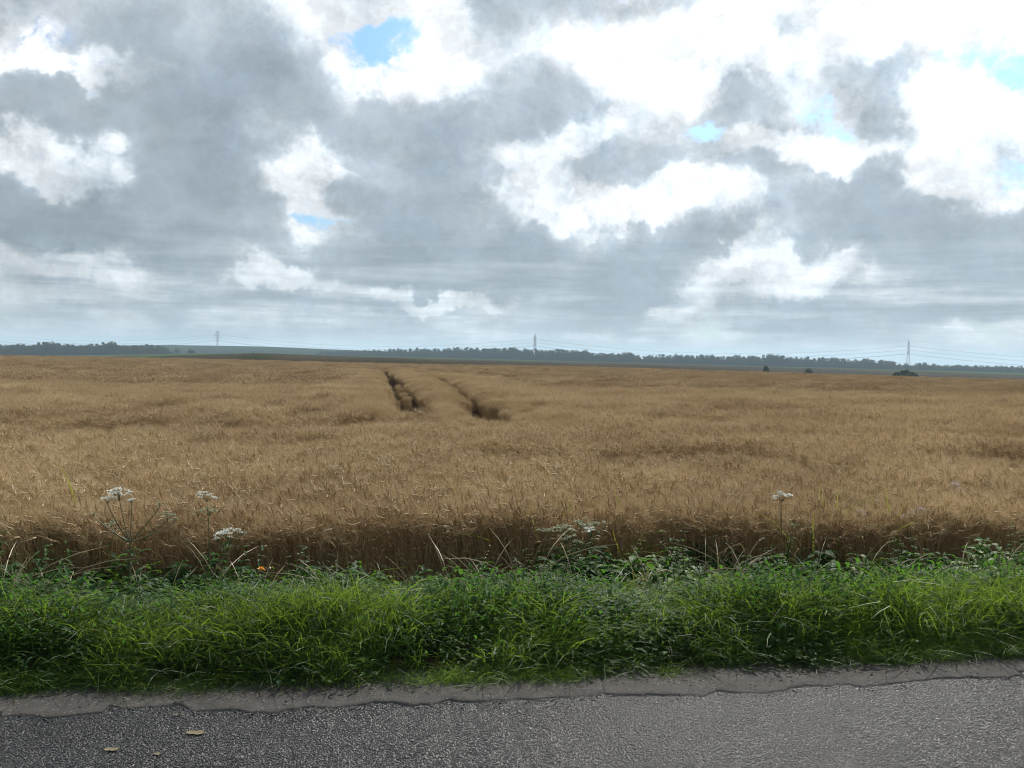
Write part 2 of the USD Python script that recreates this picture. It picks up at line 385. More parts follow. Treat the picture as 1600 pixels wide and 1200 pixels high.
def land(x, y):
    x, y = np.asarray(x, float), np.asarray(y, float)
    t = x * A_T[0] + y * A_T[1]
    xp = np.maximum(x, 0)
    near = np.where(t < T_ROAD + .1, -.03 + .03 * sstep(T_ROAD, T_ROAD + .1, t), .03 * sstep(T_ROAD + .1, T_ROAD + .6, t))
    near = near + .11 * sstep(T_ROAD + .08, T_ROAD + .40, t) - .11 * sstep(T_ROAD + .6, T_ROAD + 1.4, t) - .36 * sstep(T_ROAD + 1.0, T_WHEAT, t)
    near = near + (meshkit.fbm(np.stack([x * 1.9, y * 2.4, x * 0], -1), 3, 61) - .5) * .26 * sstep(T_ROAD + .1, T_ROAD + .5, t) * (1 - sstep(7.0, 7.8, t))
    near = near - .0095 * xp * xp / (xp + 20) * sstep(8, 30, t)
    az = np.arctan2(x, np.maximum(y, 1.0))
    plainz = np.interp(az, far_az, far_z)
    e = field_edge(x)
    z = near + (plainz - near) * sstep(e + 2, e + 230, y)
    d = np.hypot(x, y)
    z = z + (meshkit.fbm(np.stack([x / 300, y / 300, x * 0], -1), 3, 5) - .5) * 2.2 * sstep(300, 700, d) * (1 - sstep(1000, 1200, d) * .6)
    ridge = np.interp(az, [-.75, -.48, -.42, -.33, -.22, -.12, .05, .3, .46, .6], [24, 22, 24, 28, 25, 16, 10, 4, 3, 3])
    z = z + .64 * ridge * sstep(1450, 2300, d) * (.82 + .36 * meshkit.fbm(np.stack([x / 500, y / 900, x * 0], -1), 3, 9))
    return z


def sheet(xs, ys, lift=0.0):
    X, Y = np.meshgrid(xs, ys)
    Z = land(X, Y) + lift
    v = np.stack([X, Y, Z], -1).reshape(-1, 3)
    i = (np.arange(len(ys) - 1)[:, None] * len(xs) + np.arange(len(xs) - 1)[None]).reshape(-1)
    return v, np.stack([i, i + 1, i + len(xs) + 1, i + len(xs)], 1)


def land_material():
    """Soil and stubble near by, then patchwork of pasture and woods towards the hills."""
    g = Graph()
    pos = g.add("geometry", "position")
    soil = g.ramp(g.noise(pos, 2.5, 6.0, .6), [(.3, (.035, .026, .017)), (.7, (.065, .047, .03))])
    flat = g.vec("multiply", pos, (1.0, 0.45, 0.0))
    patch = g.add("voronoi_texture", "color", vector=flat, scale=.0045, feature="f1")
    pick = g.add("separate_xyz", vector=patch)
    fields = g.ramp(f"@{pick}.x", [(0, (.025, .036, .014)), (.3, (.028, .04, .016)), (.5, (.04, .035, .022)), (.7, (.02, .03, .012)), (.85, (.046, .04, .024)), (1, (.025, .036, .014))])
    wood = g.smooth(g.noise(g.vec("multiply", pos, (1.0, .35, 0.0)), .0045, 4.0, .6), .33, .38)
    fields = g.mix(wood, fields, (.016, .028, .012))
    d = g.vec("length", pos, out="value")
    col = g.mix(g.smooth(d, 240.0, 330.0), soil, fields)
    nm = g.add("bump", "normal", height=g.noise(pos, 20.0, 4.0, .6), strength=.5, distance=.02)
    return g.build("land", surface=g.add("principled_bsdf", "BSDF", base_color=col, roughness=1.0, specular_ior_level=0.0, normal=nm))


u = np.linspace(-1, 1, 281)
xs = 9000 * np.sinh(8.2 * u) / math.sinh(8.2)
v_ = np.linspace(-.62, 1, 420)
ys = 10000 * np.sinh(8.0 * v_) / math.sinh(8.0) + 5.4
put("ground", sheet(xs, ys), land_material(), smooth=True, kind="structure")


def region(fn_lo, fn_hi, x0, x1, nx, ny, lift):
    """A sheet on the land between two lines given as distance over x."""
    X = np.linspace(x0, x1, nx)
    lo, hi = fn_lo(X), fn_hi(X)
    Y = lo[None] + (hi - lo)[None] * np.linspace(0, 1, ny)[:, None]
    X = np.repeat(X[None], ny, 0)
    Z = land(X, Y) + lift
    i = (np.arange(ny - 1)[:, None] * nx + np.arange(nx - 1)[None]).reshape(-1)
    return np.stack([X, Y, Z], -1).reshape(-1, 3), np.stack([i, i + 1, i + nx + 1, i + nx], 1)


def rowed(name, stops, w=.5):
    g = Graph()
    pos = g.add("geometry", "position")
    n = g.noise(g.vec("multiply", pos, (1.0, .15, 0.0)), .03, 5.0, .6)
    n2 = g.noise(pos, .5, 3.0, .5)
    col = g.ramp(g.math("multiply_add", g.math("subtract", n2, .5), .4, n), stops)
    return g.build(name, surface=g.add("principled_bsdf", "BSDF", base_color=col, roughness=1.0, specular_ior_level=0.0))


PLOUGHED = rowed("ploughed_earth", [(.35, (.032, .028, .018)), (.55, (.046, .038, .024)), (.7, (.062, .052, .032))])
PASTURE = rowed("pasture_grass", [(.3, (.032, .050, .018)), (.55, (.045, .068, .023)), (.75, (.056, .078, .03))])
mid = lambda X: 985 - 430 * np.exp(-((X + 190) / 110.0) ** 2) + 25 * np.sin(X / 140.0) - 160 * sstep(250, 420, X)
put("ploughed_field", region(lambda X: field_edge(X) + 40, mid, -520, 620, 90, 60, .10), PLOUGHED, kind="structure", smooth=True)
put("green_field", region(lambda X: mid(X) + 4, lambda X: 1160 + 0 * X, -700, 800, 90, 50, .12), PASTURE, kind="structure", smooth=True)

# ------------------------------------------------------------------ road
crack_px = [(0, 1122), (50, 1120), (65, 1124), (125, 1120), (162, 1114), (170, 1104), (185, 1107), (200, 1110), (250, 1105), (282, 1102), (300, 1111), (350, 1112), (415, 1115), (485, 1107), (545, 1106), (585, 1099), (612, 1101),
            (650, 1105), (675, 1104), (700, 1096), (737, 1099), (775, 1097), (800, 1096), (860, 1094), (925, 1088), (942, 1085), (975, 1089), (1075, 1087), (1095, 1091), (1120, 1082), (1160, 1084), (1200, 1085), (1235, 1077), (1320, 1071), (1350, 1074),
            (1410, 1068), (1475, 1062), (1512, 1061), (1537, 1063), (1600, 1057)]
cs, ct = [], []
for px, py in crack_px:
    p = on_plane(px, py, .0)[:2]
    cs.append(p @ A_S); ct.append(p @ A_T)
cs, ct = np.array(cs), np.array(ct)


def crack_t(s):
    s = np.asarray(s, float)
    rough = (meshkit.fbm(np.stack([s * 2.2, s * 0, s * 0], -1), 4, 3) - .5) * .16 + 5.13
    fine = (meshkit.fbm(np.stack([s * 14, s * 0 + 4, s * 0], -1), 4, 8) - .5) * .05
    return np.where((s > cs[0]) & (s < cs[-1]), np.interp(s, cs, ct), rough) + fine


es, et = [-40, -8], [5.45, 5.42]
for px, py in [(0, 1089), (400, 1085), (800, 1074), (1200, 1054), (1600, 1031)]:
    p = on_plane(px, py, .02)[:2]
    es.append(p @ A_S); et.append(p @ A_T)
es += [9, 40]; et += [5.42, 5.45]


def edge_t(s):
    s = np.asarray(s, float)
    return np.interp(s, es, et) + (meshkit.fbm(np.stack([s * 1.7, s * 0, s * 0 + 3], -1), 4, 12) - .5) * .05


def road_material():
    g = Graph()
    pos = g.add("geometry", "position")
    vo = g.add("voronoi_texture", vector=pos, scale=95.0, feature="f1")
    rnd = g.add("separate_xyz", vector=f"@{vo}.color")
    col = g.ramp(f"@{rnd}.x", [(0, (.028, .028, .03)), (.5, (.05, .05, .052)), (1, (.085, .082, .08))])
    h = g.math("subtract", 1.0, f"@{vo}.distance")
    nm = g.add("bump", "normal", height=h, strength=.8, distance=.006)
    return g.build("road_binder", surface=g.add("principled_bsdf", "BSDF", base_color=col, roughness=.55, specular_ior_level=.5, normal=nm))


def chip_material():
    g = Graph()
    rnd = g.add("geometry", "random_per_island")
    pos = g.add("geometry", "position")
    worn = g.noise(g.vec("multiply", pos, (1.0, 1.0, 0.0)), 1.6, 4.0, .6)
    col = g.ramp(rnd, [(0, (.018, .021, .026)), (.35, (.040, .045, .052)), (.7, (.074, .080, .086)), (.92, (.13, .128, .122)), (1, (.22, .205, .185))])
    col = g.mix(g.smooth(worn, .45, .62), col, g.vec("multiply", col, (.66, .67, .70)))
    nm = g.add("bump", "normal", height=g.noise(pos, 420.0, 3.0, .6), strength=.5, distance=.0015)
    return g.build("road_chipping", surface=g.add("principled_bsdf", "BSDF", base_color=col, roughness=g.smooth(rnd, 0, 1, .42, .68, "linear"), specular_ior_level=.22, normal=nm))


def strip_material():
    g = Graph()
    pos = g.add("geometry", "position")
    n = g.noise(pos, 5.0, 6.0, .62)
    speck = g.add("voronoi_texture", "color", vector=pos, scale=140.0, feature="f1")
    sx = g.add("separate_xyz", vector=speck)
    col = g.ramp(n, [(.3, (.046, .044, .043)), (.5, (.060, .057, .055)), (.7, (.075, .071, .068))])
    col = g.mix(g.smooth(f"@{sx}.x", .965, .985), col, (.17, .165, .155))
    col = g.mix(g.smooth(f"@{sx}.y", .86, .95), col, (.03, .028, .027))
    nm = g.add("bump", "normal", height=g.noise(pos, 160.0, 4.0, .7), strength=.55, distance=.004)
    nm = g.add("bump", "normal", height=n, strength=.4, distance=.03, normal=nm)
    return g.build("edge_tarmac", surface=g.add("principled_bsdf", "BSDF", base_color=col, roughness=.9, specular_ior_level=.12, normal=nm))


rng = np.random.default_rng(11)
ROADM, CHIP, STRIPM = road_material(), chip_material(), strip_material()
S = np.linspace(-60, 60, 241)
e = edge_t(S) - .03
pts = np.vstack([np.c_[xy(S, 0 * S - .6), 0 * S], np.c_[xy(S, e), 0 * S]])
i = np.arange(len(S) - 1)
road = put("road", (pts, np.stack([i, i + 1, i + 1 + len(S), i + len(S)], 1)), ROADM, kind="structure")


def chip_patch(seed, size=.5, pitch=.0094):
    r = np.random.default_rng(seed)
    k = int(size / pitch)
    gx, gy = np.meshgrid((np.arange(k) + .5) * pitch - size / 2, (np.arange(k) + .5) * pitch - size / 2)
    n = k * k
    c = np.stack([gx.ravel(), gy.ravel(), np.zeros(n)], 1) + r.uniform(-.0042, .0042, (n, 3)) * [.85, .85, .25]
    rad = r.uniform(.0038, .0062, n)
    keep = r.random(n) > .03
    c, rad = c[keep], rad[keep]; n = len(c)
    # a stone: six points around, a smaller top, squashed and turned at random
    a = np.arange(6) * np.pi / 3
    low = np.stack([np.cos(a), np.sin(a), 0 * a - .15], 1)
    top = np.stack([.62 * np.cos(a + .5), .62 * np.sin(a + .5), 0 * a + .55], 1)
    unit = np.vstack([low, top])
    f = []
    for q in range(6):
        f += [[q, (q + 1) % 6, 6 + q], [(q + 1) % 6, 6 + (q + 1) % 6, 6 + q]]
    f += [[6, 6 + q, 7 + q] for q in range(1, 5)]
    v = unit[None] * r.uniform(.75, 1.2, (n, 12, 1))
    th = r.uniform(0, 6.28, n)
    sx = r.uniform(.8, 1.3, n)
    v = v * np.stack([sx, 1 / sx, r.uniform(.4, .75, n)], 1)[:, None]
    cs_, sn = np.cos(th), np.sin(th)
    v = np.stack([v[..., 0] * cs_[:, None] - v[..., 1] * sn[:, None], v[..., 0] * sn[:, None] + v[..., 1] * cs_[:, None], v[..., 2]], -1)
    tx, ty = r.normal(0, .16, n), r.normal(0, .16, n)
    v[..., 2] += v[..., 0] * tx[:, None] + v[..., 1] * ty[:, None]
    v = v * rad[:, None, None] + c[:, None]
    return v.reshape(-1, 3), (np.array(f)[None] + 12 * np.arange(n)[:, None, None]).reshape(-1, 3)


where = [(s, t) for s in np.arange(-6.5, 8.01, .5) for t in np.arange(1.9, 5.41, .5)]
where = np.array(where)
P3 = np.c_[xy(where[:, 0], where[:, 1]), np.full(len(where), .0015)]
scatter("road_chippings", [chip_patch(k) for k in range(4)], CHIP, P3, rng.integers(0, 4, len(P3)), YAW + rng.integers(0, 4, len(P3)) * math.pi / 2, np.full(len(P3), 1.02), kind="stuff",
        label="grey stone chippings rolled into the road surface", category="chippings")

# the older tarmac strip along the grass, its broken lip a step above the chippings
S = np.arange(-14, 16, .012)
c0, c1 = crack_t(S), np.full(len(S), T_ROAD + .28)
rows = []
hz = .013 + (meshkit.fbm(np.stack([S * 3, S * 0, S * 0], -1), 3, 21) - .5) * .012
for share, h in ((-1, -.02), (0, -.4), (.012, .45), (.03, .85), (.08, 1.0), (.3, 1.12), (.6, 1.1), (1, .7)):
    t = c0 - .004 if share < 0 else c0 + (c1 - c0) * share
    z = np.full(len(S), -.02) if share < 0 else hz * h + (meshkit.fbm(np.c_[S * 6, t * 6, 0 * S], 3, 2) - .5) * .008
    rows.append(np.c_[xy(S, t), z])
n = len(S)
i = np.arange(n - 1)
f = np.vstack([np.stack([i + a * n, i + 1 + a * n, i + 1 + (a + 1) * n, i + (a + 1) * n], 1) for a in range(len(rows) - 1)])
put("road_edge_strip", (np.vstack(rows), f), STRIPM, kind="structure", smooth=40)

# ------------------------------------------------------------------ wheat
def wheat_patch(seed, size, count, fat=1.0, awns=5, height=.74):
    r = np.random.default_rng(seed)
    base = np.c_[r.uniform(-size / 2, size / 2, (count, 2)), np.zeros(count)]
    lumps = meshkit.fbm(np.c_[base[:, :2] * 3.2 + seed * 7, np.zeros(count)], 3, seed)
    h = height * (r.normal(.97, .06, count) + (lumps - .5) * .26)
    az = r.normal(math.pi, 1.5, count)
    lean = np.abs(r.normal(.07, .09, count))
    stem = bent(count, r, base, h, lean, az, 4, .6)
    parts = [tubes(stem, np.full((count, 4), .0016 * fat) * np.array([1.2, 1.1, .9, .8]), 3)]
    tip, d = stem[:, -1], stem[:, -1] - stem[:, -2]
    d /= np.linalg.norm(d, axis=1, keepdims=True)
    nod = r.uniform(.05, 1.5, count)[:, None] ** 1.5
    out = np.stack([np.cos(az), np.sin(az), 0 * az], 1)
    L = r.uniform(.07, .10, count)[:, None]
    e1 = d + out * nod * .5 - [0, 0, .1]; e1 /= np.linalg.norm(e1, axis=1, keepdims=True)
    e2 = e1 + out * nod * .6 - np.array([0, 0, .35]) * nod; e2 /= np.linalg.norm(e2, axis=1, keepdims=True)
    ear = np.stack([tip, tip + e1 * L * .35, tip + e1 * L * .35 + e2 * L * .35, tip + e1 * L * .35 + e2 * L * .65], 1)
    parts.append(tubes(ear, np.array([.002, .0058, .0052, .0012])[None] * np.full((count, 1), fat), 4))
    for k in range(awns):
        m = r.random((count, 1))
        root = ear[:, 1] * (1 - m) + ear[:, 2] * m
        a = e2 + r.normal(0, .28, (count, 3)); a /= np.linalg.norm(a, axis=1, keepdims=True)
        p = np.stack([root, root + a * r.uniform(.07, .13, (count, 1))], 1)
        side = np.cross(a, r.normal(0, 1, (count, 3))); side /= np.linalg.norm(side, axis=1, keepdims=True)
        parts.append(strips(p, np.array([.0012, .0005])[None] * np.full((count, 1), fat), side))
    k = int(count * .55)                                      # dry leaves
    w = r.integers(0, count, k)
    u0 = r.uniform(.3, .85, k)[:, None]
    root = stem[w, 1] * (1 - u0) + stem[w, 3] * u0
    la = r.uniform(0, 6.28, k)
    ll = r.uniform(.10, .20, k)
    p = bent(k, r, root, ll * .8, r.uniform(.5, 1.5, k), la, 4, 1.8)
    side = np.stack([-np.sin(la), np.cos(la), r.normal(0, .4, k)], 1)
    parts.append(strips(p, np.array([.004, .006, .004, .001])[None] * np.full((k, 1), fat), side))
    return join(*parts)


NEAR_N, FAR_N = 5, 3
near_p = [wheat_patch(20 + k, .5, 125, 1.0, 12) for k in range(NEAR_N)]
edge_p = [wheat_patch(50 + k, .5, 90, 1.0, 5) for k in range(2)]
far_p = [wheat_patch(40 + k, 2.0, 620, 2.3, 3) for k in range(FAR_N)]

tracks = []
for pxs in ([(794, 658), (770, 646), (745, 625), (712, 602), (680, 586)], [(641, 646), (622, 612), (604, 580)], [(676, 647), (646, 612), (613, 584)]):
    tracks.append(np.array([on_plane(px, py, .40)[:2] for px, py in pxs]))


def track_distance(p):
    best, along = np.full(len(p), 1e9), np.zeros(len(p))
    for k, tr in enumerate(tracks):
        for a, b in zip(tr[:-1], tr[1:]):
            ab = b - a
            u_ = np.clip(((p - a) @ ab) / (ab @ ab), 0, 1)
            d = np.linalg.norm(p - a - u_[:, None] * ab, axis=1)
            best = np.minimum(best, d - (.30 if k == 0 else .0) * (np.linalg.norm(p, axis=1) < 30))
    return best


lodged = []                                                    # beaten-down places: (x, y, half width, half depth, depth of the dip)
for px, py, rx, ry, dip in [(285, 632, .8, 2.4, .24), (505, 641, .5, 1.8, .27), (200, 634, .7, 2.0, .08), (180, 662, 1.3, 1.5, .12), (285, 660, .5, 1.3, .16), (395, 661, .6, 1.3, .12), (60, 655, 1.2, 1.6, .08), (440, 634, .6, 1.6, .08), (600, 655, .8, 1.4, .08), (530, 662, .8, 1.4, .07),
                            (1090, 703, .8, 1.2, .12), (1160, 696, .45, 1.0, .11), (1240, 722, .3, .7, .13), (1570, 712, .9, 1.2, .14), (1480, 672, 1.4, 1.6, .07), (1060, 655, 1.2, 1.6, .07), (690, 682, .8, 1.0, .06), (880, 705, 1.2, 1.2, .06), (130, 700, 1.0, .9, .05), (420, 690, 1.0, .9, .05), (880, 760, .5, .5, .05),
                            (330, 810, .35, .35, .10), (90, 790, .5, .4, .06), (1010, 770, .5, .4, .05), (1450, 760, .7, .5, .06), (640, 760, .5, .5, .05), (1200, 640, 2.0, 2.0, .06), (300, 600, 3, 3, .06), (900, 640, 1.5, 2, .05)]:
    q = on_plane(px, py, .36)
    lodged.append((q[0], q[1] - ry * .9, rx, ry, dip))


def height_at(p):
    """How tall the crop stands, as a share of full height."""
    h = 1 + (meshkit.fbm(np.c_[p[:, 0] * .30, p[:, 1] * .22, 0 * p[:, 0]], 3, 31) - .5) * .22 + (meshkit.fbm(np.c_[p * 1.3, 0 * p[:, 0]], 2, 33) - .5) * .16
    for x, y, rx, ry, dip in lodged:
        q = ((p[:, 0] - x) / rx) ** 2 + ((p[:, 1] - y) / ry) ** 2
        h = h - dip * 2.3 * np.clip(1.6 - q, 0, 1)
    h = h - .35 * np.exp(-np.maximum(track_distance(p) - .3, 0) / .35) * (p[:, 1] > 18) * .5
    return h


rng = np.random.default_rng(5)
cells = []
for t in np.arange(T_WHEAT + 1.0, 235, 2.0):
    half = .62 * t + 8
    s = np.arange(-half, half + t * .12 + 4, 2.0)
    cells.append(np.c_[s, np.full(len(s), t)])
cells = np.vstack(cells)
P = xy(cells[:, 0], cells[:, 1])
ok = P[:, 1] < field_edge(P[:, 0]) - 1
cells, P = cells[ok], P[ok]
fine_cell = (cells[:, 1] < 44) | (track_distance(P) < 3.2)
off = np.array([(a, b) for a in (-.75, -.25, .25, .75) for b in (-.75, -.25, .25, .75)])
fine = (cells[fine_cell][:, None] + off[None]).reshape(-1, 2)
fine = fine + rng.uniform(-.10, .10, fine.shape)
front = T_WHEAT + .12 + (meshkit.fbm(np.c_[fine[:, 0] * 1.1, 0 * fine], 3, 77) - .5) * .5
fine = fine[fine[:, 1] > front]
close = track_distance(xy(fine[:, 0], fine[:, 1])) < 1.3           # beside the wheel tracks the crop is set in narrower bunches
sub4 = np.array([(a, b) for a in (-.125, .125) for b in (-.125, .125)])
n_big = (~close).sum()
fine = np.vstack([fine[~close], (fine[close][:, None] + sub4[None]).reshape(-1, 2)])
slim = np.arange(len(fine)) >= n_big
pf = xy(fine[:, 0], fine[:, 1])
td = track_distance(pf)
width = .30 + (meshkit.fbm(np.c_[pf * 1.6, 0 * td], 3, 4) - .5) * .4
in_track = td < width
kf = height_at(pf) * rng.normal(1, .03, len(pf))
stand, pl = pf[~in_track], pf[in_track]
k1 = kf[~in_track]
coarse = P[~fine_cell] + rng.uniform(-.25, .25, P[~fine_cell].shape)
k2 = height_at(coarse) * rng.normal(1, .03, len(coarse))
fs = np.repeat(np.arange(-11, 13, .30), 2); ft = T_WHEAT + .22 + (meshkit.fbm(np.c_[fs * 1.1, 0 * fs, 0 * fs], 3, 77) - .5) * .5 + np.tile([0, .28], len(fs) // 2)
hedge_row = xy(fs + rng.uniform(-.1, .1, len(fs)), ft)           # the dense outer rows
stand = np.vstack([hedge_row, stand])
k1 = np.r_[rng.normal(1.0, .05, len(hedge_row)), k1]
in_wide = np.r_[np.full(len(hedge_row), 1.0), np.where(slim[~in_track], .50, 1.12)]
allp = np.vstack([stand, coarse])
ks = np.r_[k1, k2]
which = np.r_[rng.integers(0, NEAR_N, len(stand)), NEAR_N + rng.integers(0, FAR_N, len(coarse))]
wide = np.r_[in_wide, np.full(len(coarse), 1.15)]
sc = np.stack([wide, wide, ks], 1)
lean = np.stack([rng.normal(0, .05, len(allp)), rng.normal(-.05, .06, len(allp)), 0 * ks], 1)
scatter("wheat_field", near_p + far_p, WHEAT, np.c_[allp, land(allp[:, 0], allp[:, 1]) - .02], which, rng.normal(0, .5, len(allp)), sc, tilt=lean, kind="stuff",
        label="ripe golden brown corn standing from the verge to the skyline", category="wheat")
pl = pl[rng.random(len(pl)) < .6]; ks = rng.uniform(.08, .20, len(pl))
pl = np.vstack([pl, pl + rng.normal(0, .15, pl.shape)]); ks = np.r_[ks, ks * rng.uniform(.8, 1.6, len(ks))]
scatter("flattened_wheat", near_p[:2], WHEAT_DARK, np.c_[pl, land(pl[:, 0], pl[:, 1]) - .02], rng.integers(0, 2, len(pl)), rng.uniform(0, 6.28, len(pl)), np.stack([0 * ks + 1, 0 * ks + 1, ks], 1),
        tilt=rng.normal(0, .3, (len(pl), 3)) * [1, 1, 0], kind="stuff", label="dark flattened corn in the two tractor lanes of the field", category="wheat")

# ------------------------------------------------------------------ verge
def tuft(seed, n, h, spread, wide, lean_m=.5, k=6):
    r = np.random.default_rng(seed)
    base = np.c_[r.normal(0, spread, (n, 2)), np.zeros(n)]
    hh = h * r.uniform(.45, 1.15, n)
    az = r.uniform(0, 6.28, n)
    lean = np.abs(r.normal(lean_m, .3, n))
    p = bent(n, r, base, hh, lean, az, k, 1.2)
    p[:, 1:] += np.cumsum(r.normal(0, .007, (n, k - 1, 3)), 1)
    tw = r.normal(0, .5, n)
    tw = tw[:, None] + np.linspace(0, 1, k)[None] * r.normal(0, 1.3, n)[:, None]
    side = np.stack([-np.sin(az[:, None] + tw), np.cos(az[:, None] + tw), .5 * np.sin(tw * 2)], 2)
    side /= np.linalg.norm(side, axis=2, keepdims=True)
    w = wide * r.uniform(.6, 1.3, n)[:, None] * np.interp(np.linspace(0, 1, k), [0, .4, .75, 1], [.8, 1.0, .7, .06])[None]
    return strips(p, w, side)


def verge_height(s, t):
    """How tall the grass stands: short by the road, rank in the middle, hollows and hummocks."""
    h = .34 + .75 * sstep(T_ROAD + .05, T_ROAD + .28, t + (meshkit.fbm(np.stack([s * 2.1, 0 * s, 0 * s], -1), 3, 91) - .5) * .3) - .25 * sstep(T_ROAD + .5, T_ROAD + .9, t) - .30 * sstep(6.3, 7.0, t) + (meshkit.fbm(np.stack([s * 1.1, t * 1.4, 0 * s], -1), 3, 14) - .5) * 2.0
    return np.clip(h, .30, 1.9)


rng = np.random.default_rng(8)
tufts = [tuft(k, 70, .19, .065, .0042, .85) for k in range(6)] + [tuft(10 + k, 40, .25, .07, .0052, 1.1) for k in range(4)] + [tuft(30 + k, 34, .16, .07, .0075, .9) for k in range(4)]
n = 10500
s = rng.uniform(-7.5, 9.5, n)
t = T_ROAD + .04 + rng.beta(.72, 1.0, n) * 2.75
t = t + edge_t(s) - T_ROAD
t = np.maximum(t, edge_t(s) + .13 + rng.uniform(-.02, .08, n))
hh = verge_height(s, t) * rng.uniform(.75, 1.2, n)
hollow = meshkit.fbm(np.c_[s * 1.6, t * 2.2, 0 * s], 3, 55)
keep = ((hollow > .43) | (rng.random(n) < .22)) & (rng.random(n) > .55 * sstep(6.2, 6.7, t))
s, t, hh = s[keep], t[keep], hh[keep]; n = len(s)
p = xy(s, t)
scatter("verge_grass", tufts, GRASS, np.c_[p, land(p[:, 0], p[:, 1]) - .01], rng.integers(0, len(tufts), n), rng.uniform(0, 6.28, n), np.stack([.62 + .53 * sstep(.1, .4, t - edge_t(s)), .62 + .53 * sstep(.1, .4, t - edge_t(s)), hh], 1),
        tilt=rng.normal(0, .16, (n, 3)) * [1, 1, 0] * sstep(.05, .4, t - edge_t(s))[:, None], kind="stuff", label="lush green grass of the verge between road and corn", category="grass")


def ovate(r, n, centre, azim, length, width, pitch, curl=.3, k=5):
    """Pointed oval leaves, folded along the midrib: a strip each side of it."""
    u_ = np.linspace(0, 1, k)
    prof = np.sin(np.pi * np.clip(u_ * .94 + .05, 0, 1)) ** .8 * (1 - .25 * u_)
    d = np.stack([np.cos(azim), np.sin(azim), 0 * azim], 1)
    sd = np.stack([-np.sin(azim), np.cos(azim), 0 * azim], 1)
    rise = np.sin(pitch)[:, None] * u_ - curl * u_ ** 2
    mid_ = centre[:, None] + d[:, None] * (length[:, None] * u_ * np.cos(pitch)[:, None])[..., None] + np.array([0, 0, 1.0]) * (length[:, None] * rise)[..., None]
    w = width[:, None] * prof[None] / 2
    up = np.array([0, 0, 1.0]) * (w * .35)[..., None]
    a = mid_ + sd[:, None] * w[..., None] + up
    b = mid_ - sd[:, None] * w[..., None] + up
    v = np.stack([a, mid_, b], 2).reshape(-1, 3)
    i = (np.arange(n)[:, None] * k + np.arange(k - 1)[None]).reshape(-1) * 3
    q = np.vstack([np.stack([i, i + 1, i + 4, i + 3], 1), np.stack([i + 1, i + 2, i + 5, i + 4], 1)])
    return v, np.vstack([q[:, [0, 1, 2]], q[:, [0, 2, 3]]])


def ground_leaves(seed, n, spread, h, length):
    r = np.random.default_rng(seed)
    c = np.c_[r.normal(0, spread, (n, 2)), r.uniform(.2, 1, n) * h]
    return ovate(r, n, c, r.uniform(0, 6.28, n), length * r.uniform(.6, 1.3, n), length * r.uniform(.35, .6, n), r.uniform(-.1, .9, n))


n = 4200
cover = [ground_leaves(60 + k, 18, .08, .17, [.05, .036, .062, .03, .042][k]) for k in range(5)]
s = rng.uniform(-7.5, 9.5, n)
t = edge_t(s) + .18 + rng.beta(1.1, 1.2, n) * 2.3
keep = meshkit.fbm(np.c_[s * 1.3, t * 1.6, 0 * s], 3, 99) > .46
s, t = s[keep], t[keep]; n = len(s)
p = xy(s, t)
hh = verge_height(s, t)
scatter("verge_weeds", cover, WEED, np.c_[p, land(p[:, 0], p[:, 1]) + .02], rng.integers(0, 5, n), rng.uniform(0, 6.28, n), np.stack([0 * hh + 1, 0 * hh + 1, hh * 1.1], 1), kind="stuff",
        label="small dark glossy leaves growing through the verge grass", category="weeds")
n = 800                                                        # fresh yellowish shoots at the edge of the crop and in the verge
shoots = [tuft(80 + k, 14, .50, .05, .0085, .30) for k in range(4)]
s = rng.uniform(-6.5, 8.5, n); t = rng.uniform(6.6, 9.6, n)
keep = meshkit.fbm(np.c_[s * .9, t * .7, 0 * s], 3, 17) + .06 * (t < 7.9) > .57
s, t = s[keep], t[keep]; n = len(s)
p = xy(s, t)
scatter("yellow_green_shoots", shoots, GRASS_Y, np.c_[p, land(p[:, 0], p[:, 1])], rng.integers(0, 4, n), rng.uniform(0, 6.28, n), rng.uniform(.7, 1.25, n) * np.where(t > 7.9, 1.72, .62), kind="stuff",
        label="yellow green grass shoots along the edge of the corn", category="grass")
n = 240                                                        # thin dry flowering stalks
stalks = []
for k in range(4):
    r = np.random.default_rng(300 + k)
    m = 3
    pth = bent(m, r, np.c_[r.normal(0, .03, (m, 2)), np.zeros(m)], r.uniform(.4, .62, m), r.uniform(.3, 1.1, m), r.uniform(0, 6.28, m), 7, .8)
    stalks.append(tubes(pth, np.array([.0016, .0015, .0013, .0012, .0030, .0032, .0008])[None] * np.ones((m, 1)), 4))
s = rng.uniform(-6.5, 8.5, n); t = rng.uniform(6.1, 8.1, n)
p = xy(s, t)
scatter("dry_grass_stalks", stalks, STRAW, np.c_[p, land(p[:, 0], p[:, 1])], rng.integers(0, 4, n), rng.uniform(0, 6.28, n), rng.uniform(.7, 1.1, n), kind="stuff",
        label="thin pale seeding grass stalks leaning over the verge", category="grass")

# ------------------------------------------------------------------ plants that stand out of the verge
def depth_on(px, t):
    d = ray(px, 900)
    return t / (d[0] / d[1] * A_T[0] + A_T[1])


